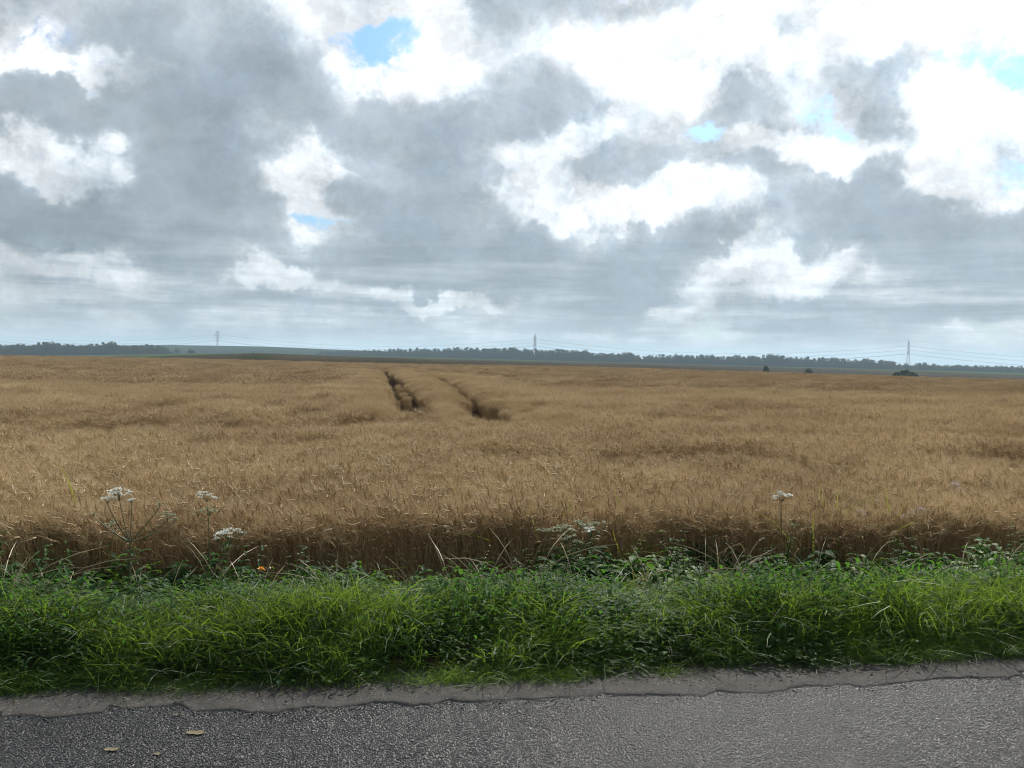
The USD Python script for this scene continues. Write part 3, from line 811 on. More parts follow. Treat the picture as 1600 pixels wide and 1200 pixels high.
def umbel(r, centre, width, rays=16, dome=.35, petal=.008, florets=20, tilt=(0, 0)):
    """(rays, florets): a flat-topped flower head seen from any side."""
    ph = r.uniform(0, 6.28, rays)
    rad = np.sqrt(np.linspace(.02, 1, rays)) * width / 2
    end = np.stack([rad * np.cos(ph), rad * np.sin(ph), dome * width * .5 * (1 - (rad / (width / 2)) ** 2) + r.normal(0, .006, rays)], 1)
    end[:, 2] += end[:, 0] * tilt[0] + end[:, 1] * tilt[1]
    hub = np.array([0, 0, -.28 * width])
    path = np.stack([np.repeat(hub[None], rays, 0), hub * .4 + end * .5, end], 1) + centre
    arms = tubes(path, np.full((rays, 3), .0013), 3)
    n = rays * florets
    c = np.repeat(end + centre, florets, 0)
    q = r.normal(0, 1, (n, 3)) * np.array([1, 1, .3]) * width * .058
    a = r.uniform(0, 6.28, n)
    lx = np.stack([np.cos(a), np.sin(a), r.normal(0, .5, n)], 1) * petal * r.uniform(.7, 1.3, (n, 1))
    ly = np.stack([-np.sin(a), np.cos(a), r.normal(0, .5, n)], 1) * petal * r.uniform(.5, 1.1, (n, 1))
    v = np.stack([c + q - lx * .5, c + q - ly * .5, c + q + lx * .6, c + q + ly * .5], 1).reshape(-1, 3)
    i = np.arange(n) * 4
    return arms, (v, np.vstack([np.stack([i, i + 1, i + 2], 1), np.stack([i, i + 2, i + 3], 1)]))


def curve_between(a, b, sag=0.0, k=6, side=(0, 0, 0)):
    u_ = np.linspace(0, 1, k)[:, None]
    return np.asarray(a) * (1 - u_) + np.asarray(b) * u_ + (np.asarray(side) + np.array([0, 0, -sag])) * 4 * u_ * (1 - u_)


def lobed_leaves(r, n, centre, reach, length):
    az = r.uniform(0, 6.28, n)
    c = np.asarray(centre)[None] + np.stack([np.cos(az), np.sin(az), 0 * az], 1) * reach * r.uniform(.3, 1, (n, 1)) + np.c_[np.zeros((n, 2)), r.uniform(-.6, .6, n) * reach]
    parts = []
    for da, s in ((0, 1), (.8, .7), (-.8, .7)):
        parts.append(ovate(r, n, c, az + da, length * s * r.uniform(.7, 1.2, n), length * .42 * s * np.ones(n), r.uniform(-.1, .6, n), .4))
    return join(*parts)


def umbel_plant(name, label, t, foot, node, heads, seed, flower=PETAL, stem=STEM, thick=.005, leaves=3, leaf_mat=None, category="wild plant", leaf_at=None, leaf_len=.09):
    """foot and node are where stem meets the ground and forks; heads: (px, py, width in px, depth shift, material or None)."""
    r = np.random.default_rng(seed)
    Y = depth_on(foot[0], t)
    base = at_depth(foot[0], foot[1], Y)
    base[2] = float(land(base[0], base[1]))
    o = thing(name, base, label=label, category=category)
    nd = at_depth(node[0], node[1], Y) - base
    put("stem", tubes(curve_between((0, 0, -.02), nd, side=(r.normal(0, .01), 0, 0))[None], np.linspace(thick, thick * .75, 6)[None], 6), stem, o, smooth=True)
    for px, py, wpx, dy, mat in heads:
        tip = at_depth(px, py, Y + dy) - base
        w = wpx / F_PX * Y
        hub = tip - np.array([0, 0, .28 * w])
        put("branch", tubes(curve_between(nd, hub, sag=.012 + r.uniform(0, .015), k=7)[None], np.linspace(thick * .75, thick * .42, 7)[None], 5), stem, o, smooth=True)
        arms, fl = umbel(r, tip, w, rays=int(np.clip(w * 90, 9, 22)), petal=.0115 if w > .09 else .006, tilt=(r.normal(0, .15), r.normal(-.12, .1)))
        put("umbel_rays", arms, stem, o)
        put("flower_head", fl, mat or flower, o)
    if leaves:
        c = (nd * .75 if leaf_at is None else at_depth(leaf_at[0], leaf_at[1], Y) - base)
        for k in range(leaves * 2):
            put("leaf", lobed_leaves(r, 1, c + r.normal(0, .02, 3), .09, leaf_len), leaf_mat or WEED, o)
    return o


umbel_plant("hogweed", "tall hogweed with white heads on forked reddish stems, leftmost before the corn", 7.45, (201, 915), (203, 847),
            [(187, 771, 42, .02, None), (168, 780, 26, -.06, None), (206, 782, 18, .05, None), (250, 787, 14, .05, SEED), (262, 806, 24, .0, SEED), (174, 818, 22, .05, SEED), (272, 812, 18, .1, SEED), (146, 803, 14, .1, SEED)], 1, thick=.0068, leaves=5, leaf_at=(203, 868), leaf_len=.085)
umbel_plant("hogweed", "slim hogweed with one flat white head above a smaller greenish one, second from the left", 7.8, (328, 870), (326, 812), [(323, 775, 31, 0, None), (327, 799, 28, .05, SEED), (309, 802, 18, .0, SEED)], 2, stem=STEM_G, thick=.0035, leaves=1)
umbel_plant("hogweed", "low hogweed with one broad pinkish white head, right of the slim one", 7.25, (344, 905), (350, 862), [(359, 835, 44, 0, None), (341, 842, 20, .03, None), (377, 833, 16, -.04, SEED)], 3, stem=STEM_G, thick=.0042, leaves=4, leaf_at=(346, 868))
umbel_plant("hogweed", "single hogweed with a small white head on a straight dark stem, right of centre", 7.7, (1221, 880), (1221, 830), [(1222, 776, 28, 0, None), (1218, 770, 12, .03, None)], 4, thick=.004, leaves=2, leaf_at=(1232, 822), leaf_len=.05)
umbel_plant("hogweed", "wide hogweed clump with many pale green heads, just right of the middle", 7.35, (896, 925), (893, 872),
            [(880, 828, 40, 0, SEED), (925, 822, 34, .05, SEED), (908, 818, 30, .1, SEED), (924, 830, 26, -.04, PETAL), (852, 829, 22, .05, SEED), (884, 842, 26, -.05, SEED), (946, 818, 18, .05, SEED), (902, 848, 22, -.08, SEED)], 5, stem=STEM_G, thick=.0055, leaves=7, leaf_mat=WEED, leaf_at=(895, 880), leaf_len=.075)
umbel_plant("withered_umbel", "withered flat brown seed heads lying low in the grass, left of the middle", 6.75, (728, 945), (728, 928), [(699, 910, 26, 0, None), (722, 916, 24, -.03, None), (746, 925, 28, -.05, None), (752, 905, 20, .06, None)], 6, flower=RUST, stem=STRAW, thick=.003, leaves=0)
umbel_plant("withered_umbel", "fuzzy pinkish brown seed heads below the pale hogweed clump", 6.6, (884, 955), (884, 940), [(887, 922, 18, 0, None), (893, 913, 12, .05, None), (869, 949, 14, -.08, None)], 7, flower=RUST, stem=STRAW, thick=.003, leaves=0)


def thistle(label, t, px, foot_py, heads, seed):
    r = np.random.default_rng(seed)
    Y = depth_on(px, t)
    base = at_depth(px, foot_py, Y); base[2] = float(land(base[0], base[1]))
    o = thing("seeding_thistle", base, label=label, category="wild plant")
    top = at_depth(px, heads[0][1] + 35, Y) - base
    put("stem", tubes(curve_between((0, 0, 0), top)[None], np.linspace(.004, .003, 6)[None], 5), STEM_G, o)
    for hx, hy, wpx in heads:
        w = wpx / F_PX * Y
        tip = at_depth(hx, hy, Y + r.normal(0, .08)) - base
        put("branch", tubes(curve_between(top, tip, sag=.01)[None], np.full((1, 6), .0018), 4), STEM_G, o)
        n = 60
        q = r.normal(0, 1, (n, 3)); q /= np.linalg.norm(q, axis=1, keepdims=True)
        q[:, 2] = np.abs(q[:, 2]) * 1.0 - .25
        p = np.stack([np.repeat(tip[None], n, 0), tip + q * w * .3, tip + q * w * r.uniform(.35, .6, (n, 1))], 1)
        sd = np.cross(q, r.normal(0, 1, (n, 3))); sd /= np.linalg.norm(sd, axis=1, keepdims=True)
        put("down_tuft", strips(p, np.full((n, 3), .003) * [.6, 1.1, .5], sd), FLUFF, o)
    return o


thistle("grey lilac seeding thistle, left one of the pair in the corn's edge", 8.15, 1350, 860, [(1352, 805, 24), (1345, 800, 14), (1362, 812, 13)], 1)
thistle("grey lilac seeding thistle, larger right one of the pair in the corn's edge", 8.1, 1425, 860, [(1425, 802, 24), (1438, 797, 18), (1412, 808, 16), (1404, 824, 18), (1370, 835, 8)], 2)
thistle("lone thistle with greyish down far right, deeper in the corn", 9.6, 1492, 830, [(1492, 757, 20), (1499, 764, 12)], 3)


def leafy_stalks(r, stems, h, spread, length, per=7, width=.55):
    """Upright stems with pairs of toothed leaves: (stems, leaves)."""
    base = np.c_[r.normal(0, spread, (stems, 2)), np.zeros(stems)]
    p = bent(stems, r, base, h * r.uniform(.6, 1.1, stems), np.abs(r.normal(.15, .12, stems)), r.uniform(0, 6.28, stems), 5, .3)
    st = tubes(p, np.full((stems, 5), .0022) * [1.2, 1.1, 1, .8, .4], 4)
    c, az, ln = [], [], []
    for k in range(stems):
        a0 = r.uniform(0, 3.14)
        for j in range(per):
            u_ = .25 + .75 * j / (per - 1)
            q = np.array([np.interp(u_, np.linspace(0, 1, 5), p[k, :, m]) for m in range(3)])
            for sgn in (0, math.pi):
                c.append(q); az.append(a0 + sgn + r.normal(0, .3)); ln.append(length * (1.15 - .65 * u_) * r.uniform(.8, 1.2))
            a0 += 1.57
    c, az, ln = np.array(c), np.array(az), np.array(ln)
    return st, ovate(r, len(c), c, az, ln, ln * width, r.uniform(-.1, .55, len(c)), .45)


def class_of(name, meshes):
    c = class_prim(name)
    for nm, mesh, mat in meshes:
        put(nm, mesh, mat, parent=c)
    return c.GetPath()


weed_kinds = []
for k in range(4):
    r = np.random.default_rng(400 + k)
    c = class_prim(f"weed_{'abcd'[k]}")
    for j in range([7, 9, 6, 8][k]):
        root = np.array([r.normal(0, [.10, .13, .09, .12][k]), r.normal(0, [.10, .13, .09, .12][k]), 0])
        st, lv = leafy_stalks(r, 1, [.34, .28, .38, .26][k] * r.uniform(.75, 1.1), 0.0, [.13, .11, .15, .12][k], per=9, width=.6)
        sp = put("stem", (st[0] + root, st[1]), STEM_G, c)
        put("leaves", (lv[0] + root, lv[1]), WEED, sp, kind="stuff")
    weed_kinds.append(c.GetPath())
weed_tops = [(470, 868), (512, 858), (552, 866), (592, 872), (535, 888), (70, 885), (130, 888), (18, 893), (235, 882), (865, 880), (935, 888), (905, 903), (1180, 845), (1385, 868), (1430, 866), (1555, 880), (1300, 868), (420, 890)]
for px, t, k, sc_, where_ in [(470, 7.15, 0, 1.0, "left end of the dark leafy bank left of the middle"), (512, 7.2, 2, .95, "highest in the dark leafy bank left of the middle"), (552, 7.1, 0, .95, "middle of the dark leafy bank left of the middle"), (592, 7.05, 1, .95, "right end of the dark leafy bank left of the middle"),
                              (535, 6.85, 3, .85, "in front of the dark leafy bank, under its middle"), (70, 7.1, 1, .9, "far left, in front of the corn"), (130, 7.0, 3, .9, "left of the tall hogweed's foot"), (18, 6.8, 3, .85, "at the left edge of the picture"), (235, 7.1, 1, .8, "right of the tall hogweed's foot"),
                              (865, 6.95, 1, .9, "under the left side of the pale hogweed clump"), (935, 7.0, 3, .9, "under the right side of the pale hogweed clump"), (905, 6.6, 1, .8, "in front of the pale hogweed clump"), (1180, 7.4, 2, .85, "beside the arching dry stalk, left of the single hogweed"),
                              (1385, 7.2, 1, .9, "below the thistle pair"), (1430, 7.15, 3, .9, "below the larger thistle"), (1555, 7.0, 0, .85, "near the right edge of the picture"), (1300, 7.2, 3, .85, "between the single hogweed and the thistles"), (420, 7.05, 3, .8, "beside the orange flowers")]:
    Y = depth_on(px, t)
    p = at_depth(px, 900, Y)
    gz = float(land(p[0], p[1])) - .01
    top_py = dict(weed_tops).get(px, 892)
    sc_ = (at_depth(px, top_py, Y)[2] - gz) / [.36, .30, .40, .28][k]
    copy_of(weed_kinds[k], "leafy_weed", (p[0], p[1], gz), px * .37, (max(.9, sc_ * .8),) * 2 + (sc_,), label=f"dark green leafy weed, {where_}", category="weed", group="leafy weeds in the verge")

rng = np.random.default_rng(77)
bank = []
for k in range(6):
    r = np.random.default_rng(500 + k)
    st, lv = leafy_stalks(r, [5, 7, 4, 6, 8, 5][k], [.26, .20, .32, .24, .17, .36][k], [.09, .11, .08, .10, .12, .06][k], [.10, .075, .12, .06, .085, .05][k], per=8, width=[.6, .5, .7, .45, .6, .4][k])
    bank.append(join(st, lv))
n = 1700
s = rng.uniform(-7.0, 9.0, n)
t = 5.75 + rng.beta(1.7, 1.1, n) * 2.2
lush = meshkit.fbm(np.c_[s * .75, t * .9, 0 * s], 3, 123) + .05 * (1 - sstep(-.5, 1.5, s)) * sstep(6.4, 7.0, t)
keep = lush > .47 - .10 * sstep(6.2, 6.9, t)
s, t, lush = s[keep], t[keep], lush[keep]; n = len(s)
p = xy(s, t)
sz = (.72 + 1.6 * (lush - .44)) * (.65 + .35 * sstep(6.0, 6.6, t)) * rng.uniform(.7, 1.25, n) * (1 + .95 * sstep(6.8, 7.4, t))
sz = np.minimum(sz, 1.75)
kind_ = rng.integers(0, 6, n)
scatter("weed_bank", bank + bank[:2], [WEED] * 6 + [WEED_Y] * 2, np.c_[p, land(p[:, 0], p[:, 1]) - .01], np.where(rng.random(n) < .2, 6 + kind_ % 2, kind_), rng.uniform(0, 6.28, n), np.stack([sz * 1.1, sz * 1.1, sz], 1),
        tilt=rng.normal(0, .15, (n, 3)) * [1, 1, 0], kind="stuff", label="mixed dark broad leaved weeds crowding the verge in front of the corn", category="weeds")
n = 900                                                        # crumbs of stone along the broken lip and on the strip
s = rng.uniform(-7, 9, n)
on_strip = rng.random(n) < .35
t = np.where(on_strip, crack_t(s) + rng.uniform(.02, .3, n), crack_t(s) - np.abs(rng.normal(0, .03, n)) - .008)
stone = trimesh.creation.icosphere(1, 1.0)
crumbs = []
for k in range(4):
    v = np.array(stone.vertices) * np.random.default_rng(k).uniform(.7, 1.2, (len(stone.vertices), 1)) * [1.2, .9, .7]
    crumbs.append((v, np.array(stone.faces)))
p = xy(s, t)
scatter("loose_grit", crumbs, CHIP, np.c_[p, np.where(on_strip, .027, .006)], rng.integers(0, 4, n), rng.uniform(0, 6.28, n), rng.uniform(.0025, .0065, n), kind="stuff", label="loose grit along the broken lip of the tarmac strip", category="grit")

# a bush of small yellowish leaves at the foot of the corn
r = np.random.default_rng(61)
st, lv = leafy_stalks(r, 13, .56, .11, .042, per=11, width=.5)
Y = depth_on(735, 7.75); p = at_depth(735, 900, Y)
o = thing("yellow_green_weed", (p[0], p[1], float(land(p[0], p[1]))), label="bushy weed of small yellow green leaves standing against the dark foot of the corn", category="weed")
for j in range(13):
    root = np.array([r.normal(0, .11), r.normal(0, .11), 0])
    st, lv = leafy_stalks(r, 1, .56 * r.uniform(.7, 1.1), 0.0, .042, per=11, width=.5)
    sp = put("stem", (st[0] + root, st[1]), STEM_G, o)
    put("leaves", (lv[0] + root, lv[1]), GRASS_Y, sp, kind="stuff")


# dock leaves: spear shaped blades that stand up and let the light through
def dock(label, px, py, t, blades, seed, mat=WEED_Y, category="weed"):
    r = np.random.default_rng(seed)
    Y = depth_on(px, t)
    p = at_depth(px, py, Y); gz = float(land(p[0], p[1]))
    o = thing("spear_leaf_weed", (p[0], p[1], gz), label=label, category=category)
    for bx, by, hpx, wpx, lean in blades:
        q = at_depth(bx, by, Y) - np.array([p[0], p[1], gz])
        L = hpx / F_PX * Y
        u_ = np.linspace(0, 1, 6)
        prof = np.sin(np.pi * (u_ * .9 + .07)) ** .8
        top = q
        root = np.array([q[0] - lean * L, q[1], max(q[2] - L, .02)])
        path = curve_between(root, top, side=(lean * .05, .02, 0))
        side = np.array([1, .25 * r.normal(), 0]); side /= np.linalg.norm(side)
        put("leaf", strips(path[None], (wpx / F_PX * Y * prof)[None], side[None]), mat, o)
        put("stalk", tubes(curve_between((0, 0, 0), root, sag=.0)[None], np.full((1, 6), .002), 4), STEM_G, o)
    return o


dock("single pale green spear shaped leaf standing up right of the middle", 970, 960, 6.5, [(971, 938, 30, 8, .05), (986, 972, 20, 5, .8)], 1)
dock("pair of yellow green spear leaves right of the single spear leaf", 1122, 960, 6.6, [(1118, 935, 18, 8, -.2), (1140, 938, 18, 7, .5), (1098, 945, 14, 7, -.4)], 2)
dock("tall tuft of yellow green blades in the grass left of the middle", 605, 955, 6.55, [(606, 915, 44, 8, .02), (600, 925, 36, 5, -.1), (612, 928, 30, 5, .15)], 3, GRASS_Y)
dock("small rounded yellow leaf in the grass below the middle", 757, 1000, 6.0, [(757, 983, 11, 9, .05)], 4)
dock("yellow green leaf low in the grass at the left of the middle", 467, 1005, 6.0, [(467, 978, 18, 7, .3)], 5)
dock("upright yellow green blades in the grass left of the tall tuft", 330, 975, 6.3, [(325, 938, 26, 6, .03), (343, 942, 30, 7, .05), (360, 950, 20, 5, .2)], 6, GRASS_Y)
dock("yellow green upright leaves near the right edge", 1578, 930, 6.8, [(1578, 886, 34, 7, .02), (1590, 893, 26, 6, .15), (1562, 900, 22, 6, -.2)], 7)
dock("broad pale leaves in front of the far right weeds", 1500, 940, 6.5, [(1508, 920, 22, 8, -.3), (1527, 912, 22, 7, .3), (1485, 915, 18, 7, -.5)], 8)
dock("low broad yellow green leaves at the left edge of the verge", 22, 1010, 5.95, [(18, 992, 14, 10, -.3), (50, 996, 16, 9, .4), (32, 1000, 12, 8, .0)], 9)


# bent stalks
def bent_stalk(label, t, px_path, thick, seed, mat=STRAW, leaf=False):
    Y = depth_on(px_path[0][0], t)
    pts_ = np.array([at_depth(x, y, Y) for x, y in px_path])
    base = pts_[0].copy()
    o = thing("bent_stalk", base, label=label, category="stalk")
    u_ = np.linspace(0, len(pts_) - 1, 14)
    path = np.stack([np.interp(u_, np.arange(len(pts_)), pts_[:, k]) for k in range(3)], 1)
    path[1:-1] = .25 * path[:-2] + .5 * path[1:-1] + .25 * path[2:]
    put("stalk", tubes((path - base)[None], np.linspace(thick, thick * .6, 14)[None], 5), mat, o, smooth=True)
    r = np.random.default_rng(seed)
    for w in r.integers(6, 14, 3):
        put("dry_leaf", ovate(r, 1, (path[w] - base)[None], r.uniform(-.6, .6, 1) + r.integers(0, 2) * 3.1, np.full(1, .07), np.full(1, .014), r.uniform(-.8, .6, 1), .6), mat, o)
    return o


bent_stalk("pale dry stalk leaning right out of the hogweed clump towards a pale leaf", 7.3, [(918, 905), (924, 866), (936, 845), (943, 823)], .0032, 1)
bent_stalk("pale dry stalk arching right against the dark corn, left of the single hogweed", 7.45, [(1122, 895), (1121, 873), (1132, 858), (1148, 852), (1160, 848)], .003, 2)
bent_stalk("curved whitish stalk bending over in the dark leafy bank", 6.75, [(506, 935), (509, 918), (520, 912), (530, 919), (534, 932)], .0032, 3)
bent_stalk("thin pale stalk lying over at the left, below the tall hogweed", 6.3, [(90, 962), (98, 966), (104, 972), (110, 978)], .0028, 4)
bent_stalk("yellowish leaf stalk arching over the grass at the far right", 7.5, [(1500, 895), (1508, 855), (1522, 844), (1548, 842)], .0022, 5, GRASS_Y)
bent_stalk("thin seeding stalk arching over the dark corn left of the yellow green weed", 7.6, [(668, 905), (676, 828), (690, 821), (706, 824)], .0022, 6)


# orange flowers
def flower(label, px, py, t, wpx, seed, mat):
    r = np.random.default_rng(seed)
    Y = depth_on(px, t); p = at_depth(px, py, Y)
    gz = float(land(p[0], p[1]))
    o = thing("orange_flower", (p[0], p[1], gz), label=label, category="flower")
    top = np.array([0, 0, p[2] - gz])
    R = wpx / F_PX * Y / 2
    put("stem", tubes(curve_between((.01, 0, 0), top)[None], np.full((1, 6), .0016), 4), STEM_G, o)
    n = 14
    az = np.arange(n) * 2.4
    put("petals", ovate(r, n, np.repeat(top[None], n, 0), az, np.full(n, R * 1.25), np.full(n, R * .8), np.linspace(.2, 1.35, n), .2), mat, o)
    s = trimesh.creation.icosphere(1, R * .45); s.apply_translation(top + [0, 0, R * .25])
    put("flower_centre", s, mat, o, smooth=True)


flower("round orange flower at the left end of the dark leafy bank", 408, 891, 7.0, 13, 1, YELLOW)
flower("smaller yellowish flower bud just right of the orange flower", 425, 889, 7.05, 9, 2, GRASS_Y)

# fallen leaves on the road
LEAFLIT = plain("fallen_leaf_skin", [(.3, (.10, .085, .05)), (.7, (.18, .15, .09))], 60.0, rough=.8)
for px, py, wpx, where_ in [(305, 1145, 30, "largest of the four on the road at the left"), (276, 1117, 12, "just under the broken lip of the tarmac strip"), (174, 1171, 24, "lowest on the road, nearest the left edge"), (246, 1178, 14, "lowest on the road, right of its lower left neighbour")]:
    p = on_plane(px, py, .006)
    L = wpx / F_PX * p[1]
    r = np.random.default_rng(px)
    k = 9
    u_ = np.linspace(0, 1, k)
    half = np.sin(np.pi * (u_ * .94 + .03)) ** .7 * L * .30 * r.uniform(.6, 1.25, k)
    rowsv = []
    for side, lift in ((-1, .0022), (-.5, .0008), (0, .0), (.5, .001), (1, .0026)):
        rowsv.append(np.stack([(u_ - .5) * L, side * half + r.normal(0, .0016, k), lift * (.5 + u_) + r.normal(0, .0003, k)], 1))
    i = np.arange(k - 1)
    f = np.vstack([np.stack([i + a * k, i + 1 + a * k, i + 1 + (a + 1) * k, i + (a + 1) * k], 1) for a in range(4)])
    o = thing("fallen_leaf", (p[0], p[1], .0062), r.uniform(-.5, .5), label=f"pale yellowish fallen leaf, {where_}", category="leaf", group="fallen leaves on the road")
    put("blade", (np.vstack(rowsv), f), LEAFLIT, o, smooth=True)
    put("leaf_stalk", tubes(curve_between((-L * .5, 0, .003), (-L * .75, .004, .002))[None], np.full((1, 6), .0009), 4), LEAFLIT, o)

# ------------------------------------------------------------------ far trees and woods
def crown_tree(seed, h=14.0, w=9.0, clumps=20, leaves=42, leaf=.75, low=.18):
    """(trunk with limbs, crown of leaf sprays gathered in clumps)."""
    r = np.random.default_rng(seed)
    th = h * .55
    p = np.stack([np.array([0, 0, -.4]), np.array([.1, 0, th * .3]), np.array([r.normal(0, .3), r.normal(0, .3), th * .7]), np.array([r.normal(0, .5), r.normal(0, .5), th * 1.3])])[None]
    parts = [tubes(p, np.array([[.045, .034, .028, .008]]) * h * .55, 6)]
    cen = []
    for k in range(clumps):
        while True:
            q = r.uniform(-1, 1, 3)
            if .25 < np.linalg.norm(q) < 1: break
        zz = h * (low + (1 - low) * (q[2] + 1) / 2 * .93)
        rad = w / 2 * math.sqrt(max(.1, 1 - (abs(q[2] - .05)) ** 2.4))
        cen.append([q[0] * rad * .9, q[1] * rad * .9, zz])
    cen = np.array(cen)
    m = len(cen)
    root = np.c_[np.zeros((m, 2)), np.minimum(cen[:, 2] * .6, th)]
    limb = np.stack([root, root * .5 + cen * .5 - [0, 0, .3], cen], 1)
    parts.append(tubes(limb, np.full((m, 3), h * .006) * [1.3, .9, .3], 3))
    cr = r.uniform(.10, .17, m) * min(w, 18) * 1.5
    c = np.repeat(cen, leaves, 0)
    q = r.normal(0, 1, (m * leaves, 3)); q /= np.linalg.norm(q, axis=1, keepdims=True)
    q *= r.uniform(.45, 1.0, (m * leaves, 1)) ** .5
    pos = c + q * np.repeat(cr, leaves)[:, None] * [1, 1, .78]
    a = r.normal(0, 1, (m * leaves, 3)); a /= np.linalg.norm(a, axis=1, keepdims=True)
    b = np.cross(a, r.normal(0, 1, (m * leaves, 3))); b /= np.linalg.norm(b, axis=1, keepdims=True)
    L = leaf * r.uniform(.6, 1.3, (m * leaves, 1))
    v = np.stack([pos - a * L * .6, pos + b * L * .42, pos + a * L * .6, pos - b * L * .42], 1).reshape(-1, 3)
    i = np.arange(m * leaves) * 4
    return join(*parts), (v, np.vstack([np.stack([i, i + 1, i + 2], 1), np.stack([i, i + 2, i + 3], 1)]))


tree_kinds = [crown_tree(200 + k, 14, [9.5, 8.0, 11.5, 7.0, 10.0, 8.5][k], clumps=[20, 16, 24, 14, 18, 22][k], low=[.02, .04, .0, .05, .0, .02][k]) for k in range(6)]
whole = [join(a, b) for a, b in tree_kinds]
TOPS_L = [(-120, 540), (-40, 539), (0, 540), (25, 539), (38, 536.5), (60, 535.5), (75, 534.5), (95, 536), (120, 538), (150, 536.5), (178, 534.5), (190, 538), (205, 538.5), (220, 537), (245, 538.5), (260, 541)]
TOPS_R = [(500, 548), (540, 547), (575, 546.5), (605, 545), (645, 543.5), (680, 545), (705, 543), (760, 543.5), (805, 542.5), (825, 546), (845, 545), (880, 546.5), (915, 547), (940, 551.5), (965, 550), (992, 551.5), (1002, 555),
          (1020, 553.5), (1080, 553.5), (1120, 555), (1150, 554), (1205, 553.8), (1240, 557), (1290, 558), (1330, 560.5), (1376, 561), (1392, 562.5), (1405, 567), (1425, 568), (1440, 566.5), (1480, 569.5), (1560, 571), (1700, 574)]


under_wood = crown_tree(240, 14, 20, clumps=26, leaves=50, leaf=1.8, low=.0)
whole.append(join(*under_wood))


def wood(name, tops, px0, px1, y0, y1, rows, step, label, seed, taper=False):
    r = np.random.default_rng(seed)
    P_, S_, K_ = [], [], []
    for row in range(rows):
        px = px0 + r.uniform(0, 1) * step
        while px < px1:
            q = (px - px0) / (px1 - px0)
            Y = y0 + (y1 - y0) * q + row * 9 + r.uniform(-3, 3)
            d = ray(px, 558)
            x = d[0] / d[1] * Y
            z = float(land(x, Y))
            py = np.interp(px, *zip(*tops))
            top = at_depth(px, py, y0 + (y1 - y0) * q)[2]
            h = 1.1 * max(top - z, 3.5) * r.uniform(.68, 1.06) * (1.0 if row else .95)
            P_.append([x, Y, z - .1]); S_.append(h / 14.0); K_.append(r.integers(0, 6))
            if row < 2:
                P_.append([x + r.uniform(-4, 4), Y - 4, z - .1]); S_.append(h / 14.0 * r.uniform(.35, .6)); K_.append(6)
            px += step * r.uniform(.7, 1.3)
    S_ = np.array(S_)
    wide = np.clip(S_, .5, 3) * r.uniform(.8, 1.1, len(S_))
    scatter(name, whole, FOLIAGE, P_, K_, r.uniform(0, 6.28, len(S_)), np.stack([wide, wide, S_], 1), kind="stuff", label=label, category="wood")


wood("wood", TOPS_L, -120, 262, 1130, 1180, 5, 8.0, "dark wood on the skyline at the left, nearest and greenest of the woods", 1)
wood("wood", TOPS_R, 500, 1000, 1420, 1270, 5, 7.6, "long bluish wood on the skyline behind the middle pylon", 2)
wood("wood", TOPS_R, 1006, 1700, 1265, 1240, 4, 7.6, "lower hazy wood on the skyline from the gap to the right edge", 3)
wood("wood", [(-300, 536), (10, 537.5), (100, 539)], -260, 60, 1750, 1800, 3, 6.0, "pale distant wood just visible behind the dark left wood", 4)


def single(kind_index, name, px, top_py, base_py, width_px, Y, label, category="tree", group=None, squat=False):
    tk = tree_kinds[kind_index]
    d = ray(px, base_py)
    x = d[0] / d[1] * Y
    z = float(land(x, Y))
    h = (at_depth(px, top_py, Y)[2] - z)
    hpx = width_px / F_PX * Y
    b = tk[1][0]
    w0 = np.ptp(b[:, 0])
    o = thing(name, (x, Y, z), .3 * kind_index + px, (hpx / w0, hpx / w0, h / 14.4), label=label, category=category, group=group)
    put("trunk", tk[0], BARK, o)
    put("crown", tk[1], FOLIAGE, o)
    return o


bush_a = crown_tree(230, 14, 40, clumps=60, leaves=60, leaf=2.6, low=.0)
bush_b = crown_tree(236, 14, 20, clumps=40, leaves=70, leaf=1.6, low=.0)
tree_kinds += [bush_a, bush_b]
single(0, "tree", 276, 543.5, 551, 11, 1150, "small round tree just off the right end of the dark left wood")
single(7, "tree", 299, 546, 551, 13, 1150, "low spreading tree alone between the left wood and the left pylon")
single(3, "tree", 179, 533.0, 552, 9, 1120, "tall tree whose crown pokes out of the left wood's top")
single(2, "tree", 75, 533.8, 554, 14, 1115, "broad tree standing highest in the left half of the left wood")
single(1, "tree", 395, 547, 552, 5, 1300, "tiny dark tree to the right of the left pylon")
single(1, "tree", 1457, 563.8, 577, 5.5, 1200, "slim tree standing above the low wood right of the right pylon")
single(1, "tree", 538, 555, 560, 6, 950, "tiny tree in the green field left of the long bluish wood")
single(7, "bush", 1197, 571.5, 583, 11, 430, "round dark bush behind the corn, leftmost of three", "bush")
single(7, "bush", 1263, 575.5, 585, 15, 420, "middle dark bush behind the corn, between the round one and the long one", "bush")
single(6, "bush", 1415, 578.5, 592, 42, 400, "long low dark bush behind the corn below the right pylon", "bush")

# ------------------------------------------------------------------ pylons and their cables
def bar(a, b, w):
    a, b = np.asarray(a, float), np.asarray(b, float)
    return tubes(np.stack([a, b])[None], np.full((1, 2), w / 2), 4)


PYL_H = 38.0


def half_width(z):
    return np.interp(z, [0, 18, 23, 36.5, 38.0], [2.9, 1.45, 1.05, .75, .12])


ARMS = [(22.5, 6.2), (27.5, 7.8), (32.5, 5.6)]                   # height, reach
pyl = class_prim("pylon")


def class_put(name, mesh, mat):
    return put(name, mesh, mat, parent=pyl)


